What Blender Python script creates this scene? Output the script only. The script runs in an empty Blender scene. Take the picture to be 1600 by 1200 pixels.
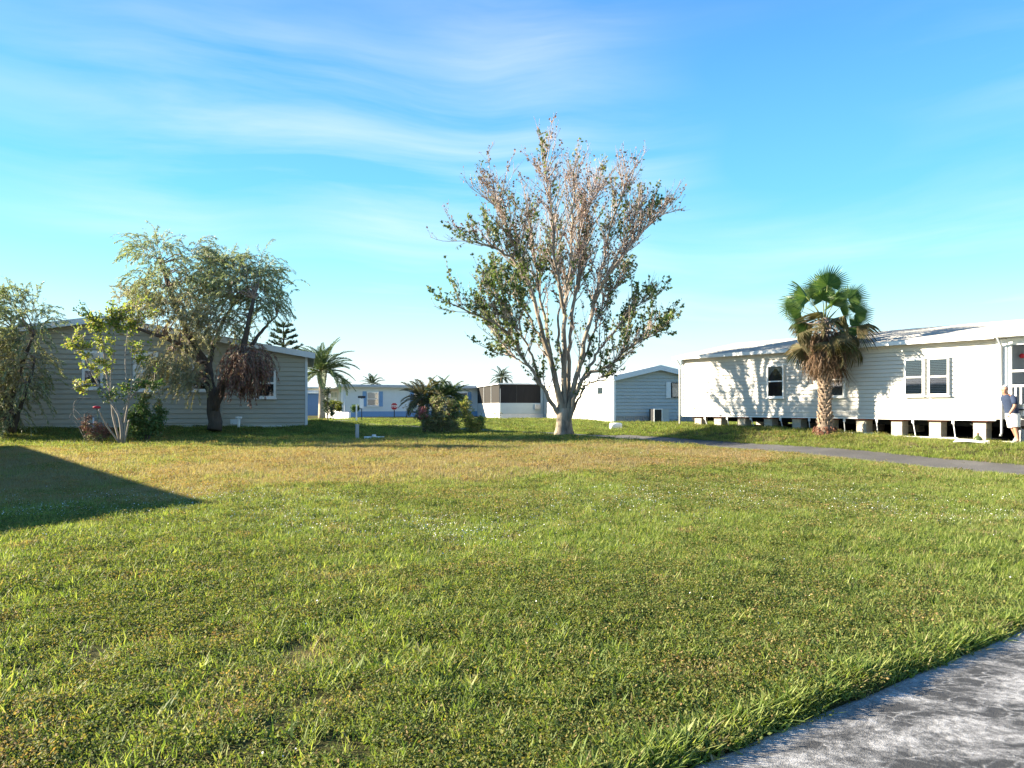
import bpy, math, random
import numpy as np
from mathutils import Vector, Matrix

# ------------------------------------------------------------------ camera, sky, sun, exposure
S = bpy.context.scene
C = S.collection
DENOISE = True
MASKLOC = (2.3, 0.5, 0.0)
CAMZ, FPX, HORIZ = 1.55, 1150.0, 634.0
cam_d = bpy.data.cameras.new('camera'); cam = bpy.data.objects.new('camera', cam_d); C.objects.link(cam)
cam_d.sensor_width = 36.0; cam_d.lens = 36.0 * FPX / 1600.0
cam_d.shift_y = (HORIZ - 600.0) / 1600.0
cam_d.clip_start = 0.05; cam_d.clip_end = 3000
cam.location = (0, 0, CAMZ); cam.rotation_euler = (math.pi / 2, 0, 0)
S.camera = cam

SUN_EL, SUN_AHEAD = math.radians(20.0), math.radians(6.5)
SUN = Vector((-math.cos(SUN_EL) * math.cos(SUN_AHEAD), math.cos(SUN_EL) * math.sin(SUN_AHEAD), math.sin(SUN_EL)))
sd = bpy.data.lights.new('sun', 'SUN'); sd.energy = 5.0; sd.angle = math.radians(0.7); sd.color = (1.0, 0.88, 0.68)
so = bpy.data.objects.new('sun', sd); C.objects.link(so)
so.rotation_euler = (-SUN).to_track_quat('-Z', 'Y').to_euler()

world = bpy.data.worlds.new('World'); S.world = world; world.use_nodes = True
wn, wl = world.node_tree.nodes, world.node_tree.links
wn.clear()
wout = wn.new('ShaderNodeOutputWorld'); bg = wn.new('ShaderNodeBackground'); sky = wn.new('ShaderNodeTexSky')
sky.sky_type = 'NISHITA'; sky.sun_disc = False
sky.sun_elevation = SUN_EL; sky.sun_rotation = math.atan2(SUN.x, SUN.y)
sky.air_density = 1.0; sky.dust_density = 0.3; sky.ozone_density = 2.0
bg.inputs['Strength'].default_value = 0.056
def wnode(t, **kw):
    n = wn.new(t)
    for k, v in kw.items(): setattr(n, k, v)
    return n
def wmath(op, a, b=None, clamp=False):
    n = wn.new('ShaderNodeMath'); n.operation = op; n.use_clamp = clamp
    for i, v in enumerate((a, b)):
        if v is None: continue
        if isinstance(v, (int, float)): n.inputs[i].default_value = v
        else: wl.new(v, n.inputs[i])
    return n.outputs[0]
tc = wn.new('ShaderNodeTexCoord'); sx = wn.new('ShaderNodeSeparateXYZ'); wl.new(tc.outputs['Generated'], sx.inputs[0])
zc = wmath('MAXIMUM', sx.outputs['Z'], 0.0)
az = wmath('ARCTAN2', sx.outputs['X'], sx.outputs['Y'])
comb = wn.new('ShaderNodeCombineXYZ'); wl.new(az, comb.inputs[0]); wl.new(zc, comb.inputs[1])
wob = wnode('ShaderNodeTexNoise'); wob.inputs['Scale'].default_value = 2.2; wob.inputs['Detail'].default_value = 2
wl.new(comb.outputs[0], wob.inputs['Vector'])
wadd = wn.new('ShaderNodeVectorMath'); wadd.operation = 'MULTIPLY_ADD'; wl.new(wob.outputs['Color'], wadd.inputs[0]); wadd.inputs[1].default_value = (0.10, 0.10, 0); wl.new(comb.outputs[0], wadd.inputs[2])
mp = wn.new('ShaderNodeMapping'); wl.new(wadd.outputs[0], mp.inputs[0])
mp.inputs['Rotation'].default_value = (0, 0, math.radians(-4)); mp.inputs['Scale'].default_value = (1.5, 14.0, 1); mp.inputs['Location'].default_value = (3.1, 0.7, 0)
n1 = wnode('ShaderNodeTexNoise'); n1.inputs['Scale'].default_value = 1.0; n1.inputs['Detail'].default_value = 8; n1.inputs['Roughness'].default_value = 0.55; n1.inputs['Distortion'].default_value = 0.35
wl.new(mp.outputs[0], n1.inputs['Vector'])
mp2 = wn.new('ShaderNodeMapping'); wl.new(comb.outputs[0], mp2.inputs[0]); mp2.inputs['Scale'].default_value = (1.3, 3.0, 1); mp2.inputs['Location'].default_value = MASKLOC
n2 = wnode('ShaderNodeTexNoise'); n2.inputs['Scale'].default_value = 1.0; n2.inputs['Detail'].default_value = 2
wl.new(mp2.outputs[0], n2.inputs['Vector'])
cr = wn.new('ShaderNodeValToRGB'); cr.color_ramp.elements[0].position = 0.40; cr.color_ramp.elements[1].position = 0.68
wl.new(n1.outputs['Fac'], cr.inputs[0])
cr2 = wn.new('ShaderNodeValToRGB'); cr2.color_ramp.elements[0].position = 0.38; cr2.color_ramp.elements[1].position = 0.62
wl.new(n2.outputs['Fac'], cr2.inputs[0])
cl = wmath('MULTIPLY', cr.outputs[0], cr2.outputs[0])
# thin cirrus is thicker towards the horizon
lowf = wmath('SUBTRACT', 1.0, wmath('MULTIPLY', zc, 1.6), True)
cl = wmath('MULTIPLY', cl, wmath('ADD', wmath('MULTIPLY', lowf, 0.80), 0.08), True)
hz = wmath('POWER', wmath('SUBTRACT', 1.0, zc, True), 15.0)
cl = wmath('MAXIMUM', cl, wmath('MULTIPLY', hz, 0.85))
tint = wn.new('ShaderNodeMix'); tint.data_type = 'RGBA'; tint.blend_type = 'MULTIPLY'; tint.inputs[0].default_value = 1.0
wl.new(sky.outputs[0], tint.inputs[6]); tint.inputs[7].default_value = (0.62, 1.20, 1.55, 1)
gr_ = wn.new('ShaderNodeValToRGB'); wl.new(zc, gr_.inputs[0]); ge_ = gr_.color_ramp.elements
stops = [(0.0, (4.6, 4.9, 4.8)), (0.064, (3.5, 4.6, 4.6)), (0.152, (1.95, 4.15, 4.6)), (0.257, (0.92, 3.05, 4.55)), (0.47, (0.46, 1.70, 4.4)), (1.0, (0.40, 1.2, 3.2))]
while len(ge_) < len(stops): ge_.new(0.5)
for e_, (p_, c_) in zip(ge_, stops): e_.position = p_; e_.color = (c_[0] / 5, c_[1] / 5, c_[2] / 5, 1)
sc5 = wn.new('ShaderNodeMix'); sc5.data_type = 'RGBA'; sc5.blend_type = 'MULTIPLY'; sc5.inputs[0].default_value = 1.0; sc5.clamp_result = False
wl.new(gr_.outputs[0], sc5.inputs[6]); sc5.inputs[7].default_value = (5, 5, 5, 1)
hazem = wn.new('ShaderNodeMix'); hazem.data_type = 'RGBA'; hazem.inputs[0].default_value = 0.82
wl.new(tint.outputs[2], hazem.inputs[6]); wl.new(sc5.outputs[2], hazem.inputs[7])
mixc = wn.new('ShaderNodeMix'); mixc.data_type = 'RGBA'
wl.new(cl, mixc.inputs[0]); wl.new(hazem.outputs[2], mixc.inputs[6]); mixc.inputs[7].default_value = (4.6, 4.8, 4.8, 1)
wl.new(mixc.outputs[2], bg.inputs['Color']); wl.new(bg.outputs[0], wout.inputs[0])

S.view_settings.view_transform = 'Standard'; S.view_settings.look = 'None'; S.view_settings.gamma = 1.0
S.view_settings.use_curve_mapping = False
S.view_settings.exposure = 2.2
S.cycles.max_bounces = 6; S.cycles.transparent_max_bounces = 8
S.cycles.use_denoising = DENOISE
try: S.cycles.denoiser = 'OPENIMAGEDENOISE'
except Exception: pass

# ------------------------------------------------------------------ helpers
rng = np.random.default_rng(7)
R = random.Random(5)
def W(px, py, D): return Vector(((px - 800.0) / FPX * D, D, CAMZ + (HORIZ - py) / FPX * D))
def lin(r, g, b):
    f = lambda c: (c / 255 / 12.92) if c / 255 <= 0.04045 else ((c / 255 + 0.055) / 1.055) ** 2.4
    return (f(r), f(g), f(b), 1.0)

def link(o, parent=None):
    C.objects.link(o)
    if parent is not None: o.parent = parent
    return o
def tag(o, label=None, cat=None, group=None, kind=None):
    if label: o['label'] = label
    if cat: o['category'] = cat
    if group: o['group'] = group
    if kind: o['kind'] = kind
    return o
def thing(name, label, cat, loc=(0, 0, 0), rotz=0.0, group=None):
    o = bpy.data.objects.new(name, None); link(o)
    o.empty_display_size = 0.2
    o.location = loc; o.rotation_euler = (0, 0, rotz)
    return tag(o, label, cat, group)

class MB:
    """collects faces; build() links them as one mesh object"""
    def __init__(s): s.v = []; s.f = []; s.m = []; s.n = 0; s.sm = []
    def add(s, verts, faces, mat=0, smooth=False):
        b = s.n
        s.v.extend([tuple(p) for p in verts]); s.n += len(verts)
        for f in faces: s.f.append(tuple(b + i for i in f)); s.m.append(mat); s.sm.append(smooth)
        return s
    def box(s, x0, x1, y0, y1, z0, z1, mat=0):
        v = [(x, y, z) for z in (z0, z1) for y in (y0, y1) for x in (x0, x1)]
        return s.add(v, [(0, 2, 3, 1), (4, 5, 7, 6), (0, 1, 5, 4), (2, 6, 7, 3), (0, 4, 6, 2), (1, 3, 7, 5)], mat)
    def prism(s, pts, a, b, axis='y', mat=0):
        """pts: polygon in the plane across axis, extruded from a to b"""
        if axis == 'y': f = lambda p, t: (p[0], t, p[1])
        elif axis == 'x': f = lambda p, t: (t, p[0], p[1])
        else: f = lambda p, t: (p[0], p[1], t)
        n = len(pts); v = [f(p, a) for p in pts] + [f(p, b) for p in pts]
        fs = [tuple(range(n)), tuple(range(2 * n - 1, n - 1, -1))]
        fs += [(i, i + n, (i + 1) % n + n, (i + 1) % n) for i in range(n)]
        return s.add(v, fs, mat)
    def tube(s, pts, rad, sides=6, mat=0, cap=True, smooth=True):
        pts = [Vector(p) for p in pts]; n = len(pts)
        if n < 2: return s
        if isinstance(rad, (int, float)): rad = [rad] * n
        V = []; up = Vector((0.13, 0.31, 0.94)); prev = None
        for i, p in enumerate(pts):
            t = (pts[min(i + 1, n - 1)] - pts[max(i - 1, 0)])
            if t.length < 1e-9: t = Vector((0, 0, 1))
            t.normalize()
            if prev is None:
                a = t.cross(up)
                if a.length < 1e-4: a = t.cross(Vector((1, 0, 0)))
            else: a = prev - t * prev.dot(t)
            a.normalize(); prev = a; b = t.cross(a)
            for k in range(sides):
                an = 2 * math.pi * k / sides
                V.append(p + (a * math.cos(an) + b * math.sin(an)) * rad[i])
        F = [(i * sides + k, i * sides + (k + 1) % sides, (i + 1) * sides + (k + 1) % sides, (i + 1) * sides + k) for i in range(n - 1) for k in range(sides)]
        if cap: F += [tuple(range(sides - 1, -1, -1)), tuple(range((n - 1) * sides, n * sides))]
        return s.add(V, F, mat, smooth)
    def mesh(s, name, mats):
        me = bpy.data.meshes.new(name); me.from_pydata(s.v, [], s.f)
        for m in (mats if isinstance(mats, (list, tuple)) else [mats]): me.materials.append(m)
        me.polygons.foreach_set('material_index', s.m); me.polygons.foreach_set('use_smooth', s.sm)
        me.update(); return me
    def build(s, name, mats, parent=None, loc=None):
        o = bpy.data.objects.new(name, s.mesh(name, mats))
        if loc is not None: o.location = loc
        return link(o, parent)

def quads_mesh(name, V, F, mats, midx=None, smooth=False):
    """V (n,3), F (m,k) numpy -> mesh"""
    V = np.asarray(V, dtype=np.float32); F = np.asarray(F, dtype=np.int32)
    me = bpy.data.meshes.new(name); k = F.shape[1]
    me.vertices.add(len(V)); me.vertices.foreach_set('co', V.ravel())
    me.loops.add(F.size); me.loops.foreach_set('vertex_index', F.ravel())
    me.polygons.add(len(F)); me.polygons.foreach_set('loop_start', np.arange(0, F.size, k, dtype=np.int32))
    for m in (mats if isinstance(mats, (list, tuple)) else [mats]): me.materials.append(m)
    if midx is not None: me.polygons.foreach_set('material_index', np.asarray(midx, dtype=np.int32))
    me.update(calc_edges=True); me.validate(); return me

def norm(a): return a / np.maximum(np.linalg.norm(a, axis=-1, keepdims=True), 1e-9)
def leaf_arrays(P, T, L, Wd, fold=0.25, r=rng):
    """diamond leaves folded along the midrib: two quads-as-one face; P base, T direction"""
    n = len(P); T = norm(T); L = np.broadcast_to(L, (n,))[:, None]; Wd = np.broadcast_to(Wd, (n,))[:, None]
    Nn = norm(np.cross(T, r.normal(size=(n, 3)))); Sd = np.cross(T, Nn)
    a = P; b = P + T * L * 0.5 + Sd * Wd * 0.5 + Nn * Wd * fold; c = P + T * L; d = P + T * L * 0.5 - Sd * Wd * 0.5 + Nn * Wd * fold
    V = np.stack([a, b, c, d], 1).reshape(-1, 3)
    i = np.arange(n)[:, None] * 4
    F = np.concatenate([i + np.array([[0, 1, 2]]), i + np.array([[0, 2, 3]])], 0)
    return V, F
def lobed_arrays(P, T, L, r=rng):
    """five-pointed leaves (ten-sided star outline), for broad lobed leaves"""
    n = len(P); T = norm(T); L = np.broadcast_to(L, (n,))
    Nn = norm(np.cross(T, r.normal(size=(n, 3)))); Sd = np.cross(T, Nn)
    out = [(0, 0), (.30, .42), (.34, .18), (.72, .38), (.62, .14), (1, 0), (.62, -.14), (.72, -.38), (.34, -.18), (.30, -.42)]
    V = np.stack([P + T * (u * L)[:, None] + Sd * (w * L)[:, None] + Nn * (abs(w) * .3 * L)[:, None] for u, w in out], 1).reshape(-1, 3)
    F = np.arange(n)[:, None] * 10 + np.arange(10)[None]
    return V, F

# ------------------------------------------------------------------ materials
def newmat(name):
    m = bpy.data.materials.new(name); m.use_nodes = True
    nt = m.node_tree; nt.nodes.clear()
    out = nt.nodes.new('ShaderNodeOutputMaterial'); return m, nt, out
def nd(nt, t, **ins):
    n = nt.nodes.new(t)
    for k, v in ins.items():
        key = k.replace('_', ' ')
        if hasattr(v, 'is_linked') or isinstance(v, bpy.types.NodeSocket): nt.links.new(v, n.inputs[key])
        else: n.inputs[key].default_value = v
    return n
def ramp(nt, fac, stops):
    r = nt.nodes.new('ShaderNodeValToRGB'); e = r.color_ramp.elements
    while len(e) < len(stops): e.new(0.5)
    for el, (p, c) in zip(e, stops): el.position = p; el.color = c
    nt.links.new(fac, r.inputs[0]); return r.outputs[0]
def mixc_(nt, fac, a, b, mode='MIX'):
    n = nt.nodes.new('ShaderNodeMix'); n.data_type = 'RGBA'; n.blend_type = mode
    for idx, v in ((0, fac), (6, a), (7, b)):
        if isinstance(v, bpy.types.NodeSocket): nt.links.new(v, n.inputs[idx])
        else: n.inputs[idx].default_value = v
    return n.outputs[2]
def mth(nt, op, a, b=None, clamp=False):
    n = nt.nodes.new('ShaderNodeMath'); n.operation = op; n.use_clamp = clamp
    for i, v in enumerate((a, b)):
        if v is None: continue
        if isinstance(v, bpy.types.NodeSocket): nt.links.new(v, n.inputs[i])
        else: n.inputs[i].default_value = v
    return n.outputs[0]
def col(c, k=1.0): return (c[0] * k, c[1] * k, c[2] * k, 1.0)

def surf_mat(name, c, rough=0.6, var=0.18, scale=6.0, spec=0.3, bump=0.0, bscale=60.0, stretch=(1, 1, 1), dirt=None, metallic=0.0, dr=(0.52, 0.78)):
    """weathered paint / plastic / stone: two noises vary the colour, optional dirt colour and bump"""
    m, nt, out = newmat(name)
    t = nt.nodes.new('ShaderNodeTexCoord'); mpn = nd(nt, 'ShaderNodeMapping', Vector=t.outputs['Object'], Scale=stretch)
    a = nd(nt, 'ShaderNodeTexNoise', Vector=mpn.outputs[0], Scale=scale, Detail=6.0, Roughness=0.65)
    cc = ramp(nt, a.outputs['Fac'], [(0.3, col(c, 1 - var)), (0.7, col(c, 1 + var))])
    if dirt:
        b = nd(nt, 'ShaderNodeTexNoise', Vector=mpn.outputs[0], Scale=scale * 0.35, Detail=8.0, Roughness=0.7)
        f = ramp(nt, b.outputs['Fac'], [(dr[0], (0, 0, 0, 1)), (dr[1], (1, 1, 1, 1))])
        cc = mixc_(nt, f, cc, dirt)
    p = nd(nt, 'ShaderNodeBsdfPrincipled', Base_Color=cc, Roughness=rough, Metallic=metallic)
    p.inputs['Specular IOR Level'].default_value = spec
    if bump:
        bn = nd(nt, 'ShaderNodeTexNoise', Vector=t.outputs['Object'], Scale=bscale, Detail=4.0)
        bp = nd(nt, 'ShaderNodeBump', Height=bn.outputs['Fac'], Strength=bump, Distance=0.01)
        nt.links.new(bp.outputs[0], p.inputs['Normal'])
    nt.links.new(p.outputs[0], out.inputs[0]); return m
def leaf_mat(name, cols, trans=0.35, rough=0.5, per='island', spec=0.25, tcol=1.3):
    m, nt, out = newmat(name)
    g = nt.nodes.new('ShaderNodeNewGeometry')
    rnd = g.outputs['Random Per Island']
    n = len(cols)
    c = ramp(nt, rnd, [(i / max(n - 1, 1), k) for i, k in enumerate(cols)])
    d = nd(nt, 'ShaderNodeBsdfPrincipled', Base_Color=c, Roughness=rough); d.inputs['Specular IOR Level'].default_value = spec
    tcn = mixc_(nt, 1.0, c, (tcol, tcol * 1.05, tcol * 0.6, 1), 'MULTIPLY')
    tr = nd(nt, 'ShaderNodeBsdfTranslucent', Color=tcn)
    mx = nd(nt, 'ShaderNodeMixShader', Fac=trans); nt.links.new(d.outputs[0], mx.inputs[1]); nt.links.new(tr.outputs[0], mx.inputs[2])
    nt.links.new(mx.outputs[0], out.inputs[0]); return m
def glass_mat(name, tintc=(0.02, 0.03, 0.035, 1), see=0.0):
    m, nt, out = newmat(name)
    if see <= 0:
        p = nd(nt, 'ShaderNodeBsdfPrincipled', Base_Color=tintc, Roughness=0.06); p.inputs['Specular IOR Level'].default_value = 0.6
        nt.links.new(p.outputs[0], out.inputs[0]); return m
    fr = nd(nt, 'ShaderNodeFresnel', IOR=1.5)
    tr = nd(nt, 'ShaderNodeBsdfTransparent', Color=(see, see, see * 1.02, 1)); gl = nd(nt, 'ShaderNodeBsdfGlossy', Roughness=0.03)
    mx = nd(nt, 'ShaderNodeMixShader', Fac=mth(nt, 'ADD', fr.outputs[0], 0.06, True))
    nt.links.new(tr.outputs[0], mx.inputs[1]); nt.links.new(gl.outputs[0], mx.inputs[2]); nt.links.new(mx.outputs[0], out.inputs[0]); return m

M = {}
M['white_siding'] = surf_mat('white_siding', (0.60, 0.57, 0.515), 0.5, 0.06, 1.5, dirt=(0.47, 0.44, 0.385, 1), stretch=(0.4, 1, 2))
M['white'] = surf_mat('white_paint', (0.78, 0.78, 0.76), 0.45, 0.04, 3.0)
M['white_dull'] = surf_mat('white_weathered', (0.66, 0.66, 0.64), 0.6, 0.10, 4.0, dirt=(0.45, 0.44, 0.41, 1))
M['sage_siding'] = surf_mat('sage_siding', (0.370, 0.365, 0.310), 0.55, 0.06, 1.2, dirt=(0.33, 0.325, 0.27, 1), stretch=(0.5, 1, 1.5))
M['blue_siding'] = surf_mat('blue_siding', (0.33, 0.38, 0.395), 0.5, 0.06, 1.5, stretch=(0.5, 1, 1.5))
M['porch_siding'] = surf_mat('porch_siding', (0.22, 0.26, 0.31), 0.55, 0.05, 2.0)
M['grey_siding'] = surf_mat('grey_siding', (0.42, 0.50, 0.52), 0.55, 0.05, 2.0)
M['pale_blue'] = surf_mat('pale_blue_siding', (0.62, 0.655, 0.65), 0.55, 0.05, 2.0)
M['blue_trim'] = surf_mat('blue_trim', (0.16, 0.30, 0.50), 0.5, 0.06, 3.0)
M['deep_blue'] = surf_mat('deep_blue_wall', (0.07, 0.15, 0.32), 0.5, 0.06, 3.0)
M['fascia'] = surf_mat('fascia_white', (0.58, 0.63, 0.66), 0.5, 0.05, 3.0)
M['roof_light'] = surf_mat('light_shingle', (0.40, 0.385, 0.36), 0.85, 0.2, 22.0, bump=0.5, bscale=40, dirt=(0.30, 0.29, 0.275, 1))
M['roof_grey'] = surf_mat('grey_roofing', (0.42, 0.45, 0.48), 0.7, 0.1, 8.0)
M['dark_under'] = surf_mat('belly_and_crawl_shade', (0.012, 0.013, 0.016), 0.9, 0.2, 4.0)
M['block'] = surf_mat('concrete_block', (0.42, 0.38, 0.31), 0.9, 0.2, 9.0, bump=0.5, bscale=80, dirt=(0.42, 0.38, 0.31, 1))
M['block_grey'] = surf_mat('grey_block', (0.30, 0.31, 0.31), 0.9, 0.25, 14.0, bump=0.5, bscale=60)
M['block_pattern'] = surf_mat('patterned_block', (0.52, 0.52, 0.50), 0.9, 0.25, 14.0, bump=0.5, bscale=60)
M['wood_red'] = surf_mat('red_wood', (0.30, 0.10, 0.06), 0.8, 0.25, 8.0, stretch=(1, 6, 6))
M['strap'] = surf_mat('strap_metal', (0.62, 0.64, 0.66), 0.4, 0.1, 10.0, metallic=0.3)
M['glass'] = glass_mat('window_glass')
M['glass_see'] = glass_mat('clear_glass', see=0.85)
M['interior'] = surf_mat('dark_interior', (0.035, 0.045, 0.05), 0.9, 0.3, 2.0)
M['curtain'] = surf_mat('pale_curtain', (0.42, 0.47, 0.45), 0.9, 0.12, 5.0, stretch=(4, 1, 0.4))
M['blind'] = surf_mat('blind_slats', (0.45, 0.48, 0.46), 0.6, 0.05, 5.0)
M['screen'] = surf_mat('dark_screen', (0.013, 0.013, 0.014), 0.75, 0.3, 3.0, stretch=(3, 1, 0.3))
M['screen_brown'] = surf_mat('brown_screen', (0.021, 0.018, 0.015), 0.8, 0.4, 2.2, stretch=(4, 4, 0.15))
M['dark_metal'] = surf_mat('dark_metal', (0.03, 0.03, 0.032), 0.5, 0.2, 8.0)
M['grey_metal'] = surf_mat('grey_metal', (0.33, 0.35, 0.36), 0.45, 0.12, 8.0, metallic=0.2)
M['red_sign'] = surf_mat('red_sign', (0.42, 0.015, 0.02), 0.4, 0.06, 3.0)
M['red_thing'] = surf_mat('red_plastic', (0.55, 0.03, 0.05), 0.5, 0.1, 8.0)
M['yellow_wall'] = surf_mat('cream_panel', (0.70, 0.60, 0.32), 0.6, 0.08, 3.0)
M['jug'] = surf_mat('green_jug', (0.06, 0.085, 0.025), 0.35, 0.2, 10.0)
M['bark_pale'] = surf_mat('pale_bark', (0.29, 0.24, 0.18), 0.9, 0.45, 5.5, bump=1.0, bscale=14, stretch=(1, 1, 0.35), dirt=(0.085, 0.068, 0.05, 1), dr=(0.46, 0.66))
M['twig_pale'] = surf_mat('pale_twigs', (0.36, 0.29, 0.25), 0.9, 0.25, 3.0)
M['bark_dark'] = surf_mat('dark_bark', (0.075, 0.062, 0.052), 0.95, 0.35, 9.0, bump=1.0, bscale=22, stretch=(1, 1, 0.25))
M['bark_grey'] = surf_mat('grey_bark', (0.27, 0.235, 0.195), 0.9, 0.35, 6.0, bump=0.6, bscale=25, stretch=(1, 1, 0.3))
M['dead_twig'] = surf_mat('dead_twig', (0.25, 0.19, 0.15), 0.9, 0.25, 8.0)
M['palm_trunk'] = surf_mat('palm_trunk', (0.15, 0.115, 0.085), 0.95, 0.45, 9.0, bump=1.0, bscale=30)
M['palm_boot'] = surf_mat('palm_boots', (0.27, 0.20, 0.145), 0.9, 0.4, 14.0, bump=0.6, bscale=40)
M['palm_root'] = surf_mat('palm_root_mat', (0.17, 0.075, 0.045), 0.95, 0.4, 30.0, bump=1.0, bscale=60)
M['date_trunk'] = surf_mat('date_palm_trunk', (0.36, 0.29, 0.22), 0.95, 0.3, 8.0, bump=1.0, bscale=14)
M['petiole'] = surf_mat('petiole_green', (0.16, 0.18, 0.06), 0.5, 0.2, 6.0)
G = lambda *a: [(r, g, b, 1) for r, g, b in a]
M['fan_green'] = leaf_mat('fan_leaf', G((0.055, 0.12, 0.035), (0.10, 0.17, 0.05), (0.14, 0.20, 0.06)), 0.3, 0.42, spec=0.4)
M['fan_dead'] = leaf_mat('dead_fan_leaf', G((0.084, 0.045, 0.025), (0.143, 0.088, 0.054), (0.197, 0.141, 0.094), (0.119, 0.064, 0.038)), 0.2, 0.7)
M['fan_old'] = leaf_mat('old_fan_leaf', G((0.064, 0.072, 0.030), (0.111, 0.098, 0.047), (0.170, 0.128, 0.068)), 0.25, 0.6)
M['date_leaf'] = leaf_mat('date_leaf', G((0.057, 0.098, 0.040), (0.098, 0.146, 0.057), (0.146, 0.187, 0.081)), 0.2, 0.5)
M['lobed_green'] = leaf_mat('lobed_green', G((0.048, 0.083, 0.028), (0.082, 0.133, 0.038), (0.137, 0.188, 0.054), (0.205, 0.209, 0.067)), 0.3)
M['lobed_brown'] = leaf_mat('lobed_brown', G((0.144, 0.084, 0.060), (0.192, 0.120, 0.072), (0.240, 0.102, 0.090), (0.120, 0.108, 0.054)), 0.25)
M['willow'] = leaf_mat('weeping_leaf', G((0.117, 0.164, 0.082), (0.198, 0.248, 0.123), (0.301, 0.341, 0.177), (0.463, 0.455, 0.272)), 0.3)
M['willow_tan'] = leaf_mat('weeping_leaf_tan', G((0.194, 0.190, 0.096), (0.300, 0.284, 0.155), (0.423, 0.379, 0.231)), 0.3)
M['willow_dead'] = leaf_mat('dead_weeping_leaf', G((0.103, 0.055, 0.042), (0.189, 0.090, 0.062), (0.272, 0.154, 0.110)), 0.15)
M['yellow_leaf'] = leaf_mat('yellow_green_leaf', G((0.119, 0.176, 0.033), (0.218, 0.275, 0.050), (0.327, 0.352, 0.077), (0.297, 0.220, 0.099)), 0.45)
M['shrub_green'] = leaf_mat('shrub_green', G((0.046, 0.095, 0.032), (0.084, 0.152, 0.046), (0.158, 0.210, 0.068)), 0.25)
M['shrub_mixed'] = leaf_mat('shrub_mixed', G((0.134, 0.154, 0.073), (0.244, 0.217, 0.121), (0.181, 0.244, 0.086), (0.341, 0.256, 0.170)), 0.25)
M['shrub_yellow'] = leaf_mat('shrub_yellow', G((0.116, 0.148, 0.049), (0.248, 0.281, 0.074), (0.430, 0.412, 0.132), (0.330, 0.232, 0.124)), 0.35)
M['petal_pink'] = leaf_mat('pink_petal', G((0.50, 0.16, 0.14), (0.60, 0.24, 0.20), (0.42, 0.10, 0.22)), 0.4)
M['red_dead'] = leaf_mat('reddish_dry_leaf', G((0.11, 0.050, 0.045), (0.17, 0.085, 0.075), (0.22, 0.11, 0.10)), 0.2)
M['hedge_leaf'] = leaf_mat('hedge_leaf', G((0.08, 0.10, 0.02), (0.14, 0.16, 0.03), (0.20, 0.21, 0.05)), 0.3)
M['far_leaf'] = leaf_mat('far_leaf', G((0.03, 0.05, 0.03), (0.05, 0.075, 0.04)), 0.2)

# ------------------------------------------------------------------ terrain
DIR = Vector((-0.574, 0.819)); PER = Vector((0.819, 0.574))      # lots run along DIR, driveways along PER
def sstep(a, b, x):
    t = np.clip((x - a) / (b - a), 0, 1); return t * t * (3 - 2 * t)
HR_O = Vector((7.2, 31.2)); HR_T = math.radians(-54.4)
HL_T = math.radians(15.7); HL_W = 16.0; HL_R = Vector((-8.9, 32.0)); HL_O = HL_R - HL_W * Vector((math.cos(HL_T), math.sin(HL_T)))
ROAD_P = Vector((5.7, 26.8))
def local2(x, y, O, th):
    dx, dy = x - O[0], y - O[1]; c, s = math.cos(th), math.sin(th)
    return dx * c + dy * s, -dx * s + dy * c
def rect_dist(x, y, O, th, x0, x1, y0, y1):
    lx, ly = local2(x, y, O, th)
    ex = np.maximum(np.maximum(x0 - lx, lx - x1), 0); ey = np.maximum(np.maximum(y0 - ly, ly - y1), 0)
    return np.sqrt(ex * ex + ey * ey)
def road_s(x, y): return (x - ROAD_P[0]) * PER[0] + (y - ROAD_P[1]) * PER[1]     # signed distance across the lane
def drive_s(x, y): return (x - 0.76) * 0.574 - (y - 3.235) * 0.819                 # >0 on the driveway side
def hash_noise(x, y, seed=0):
    """smooth 2-d value noise for numpy arrays"""
    xi, yi = np.floor(x).astype(np.int64), np.floor(y).astype(np.int64); xf, yf = x - xi, y - yi
    def h(a, b):
        n = (a * 374761393 + b * 668265263 + seed * 69069) & 0x7fffffff
        n = ((n ^ (n >> 13)) * 1274126177) & 0x7fffffff
        return (n ^ (n >> 16)) % 10007 / 10007.0
    u, v = xf * xf * (3 - 2 * xf), yf * yf * (3 - 2 * yf)
    return (h(xi, yi) * (1 - u) + h(xi + 1, yi) * u) * (1 - v) + (h(xi, yi + 1) * (1 - u) + h(xi + 1, yi + 1) * u) * v
def fbm(x, y, s=0): return (hash_noise(x, y, s) + 0.5 * hash_noise(x * 2.1, y * 2.1, s + 1) + 0.25 * hash_noise(x * 4.3, y * 4.3, s + 2)) / 1.75
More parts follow.
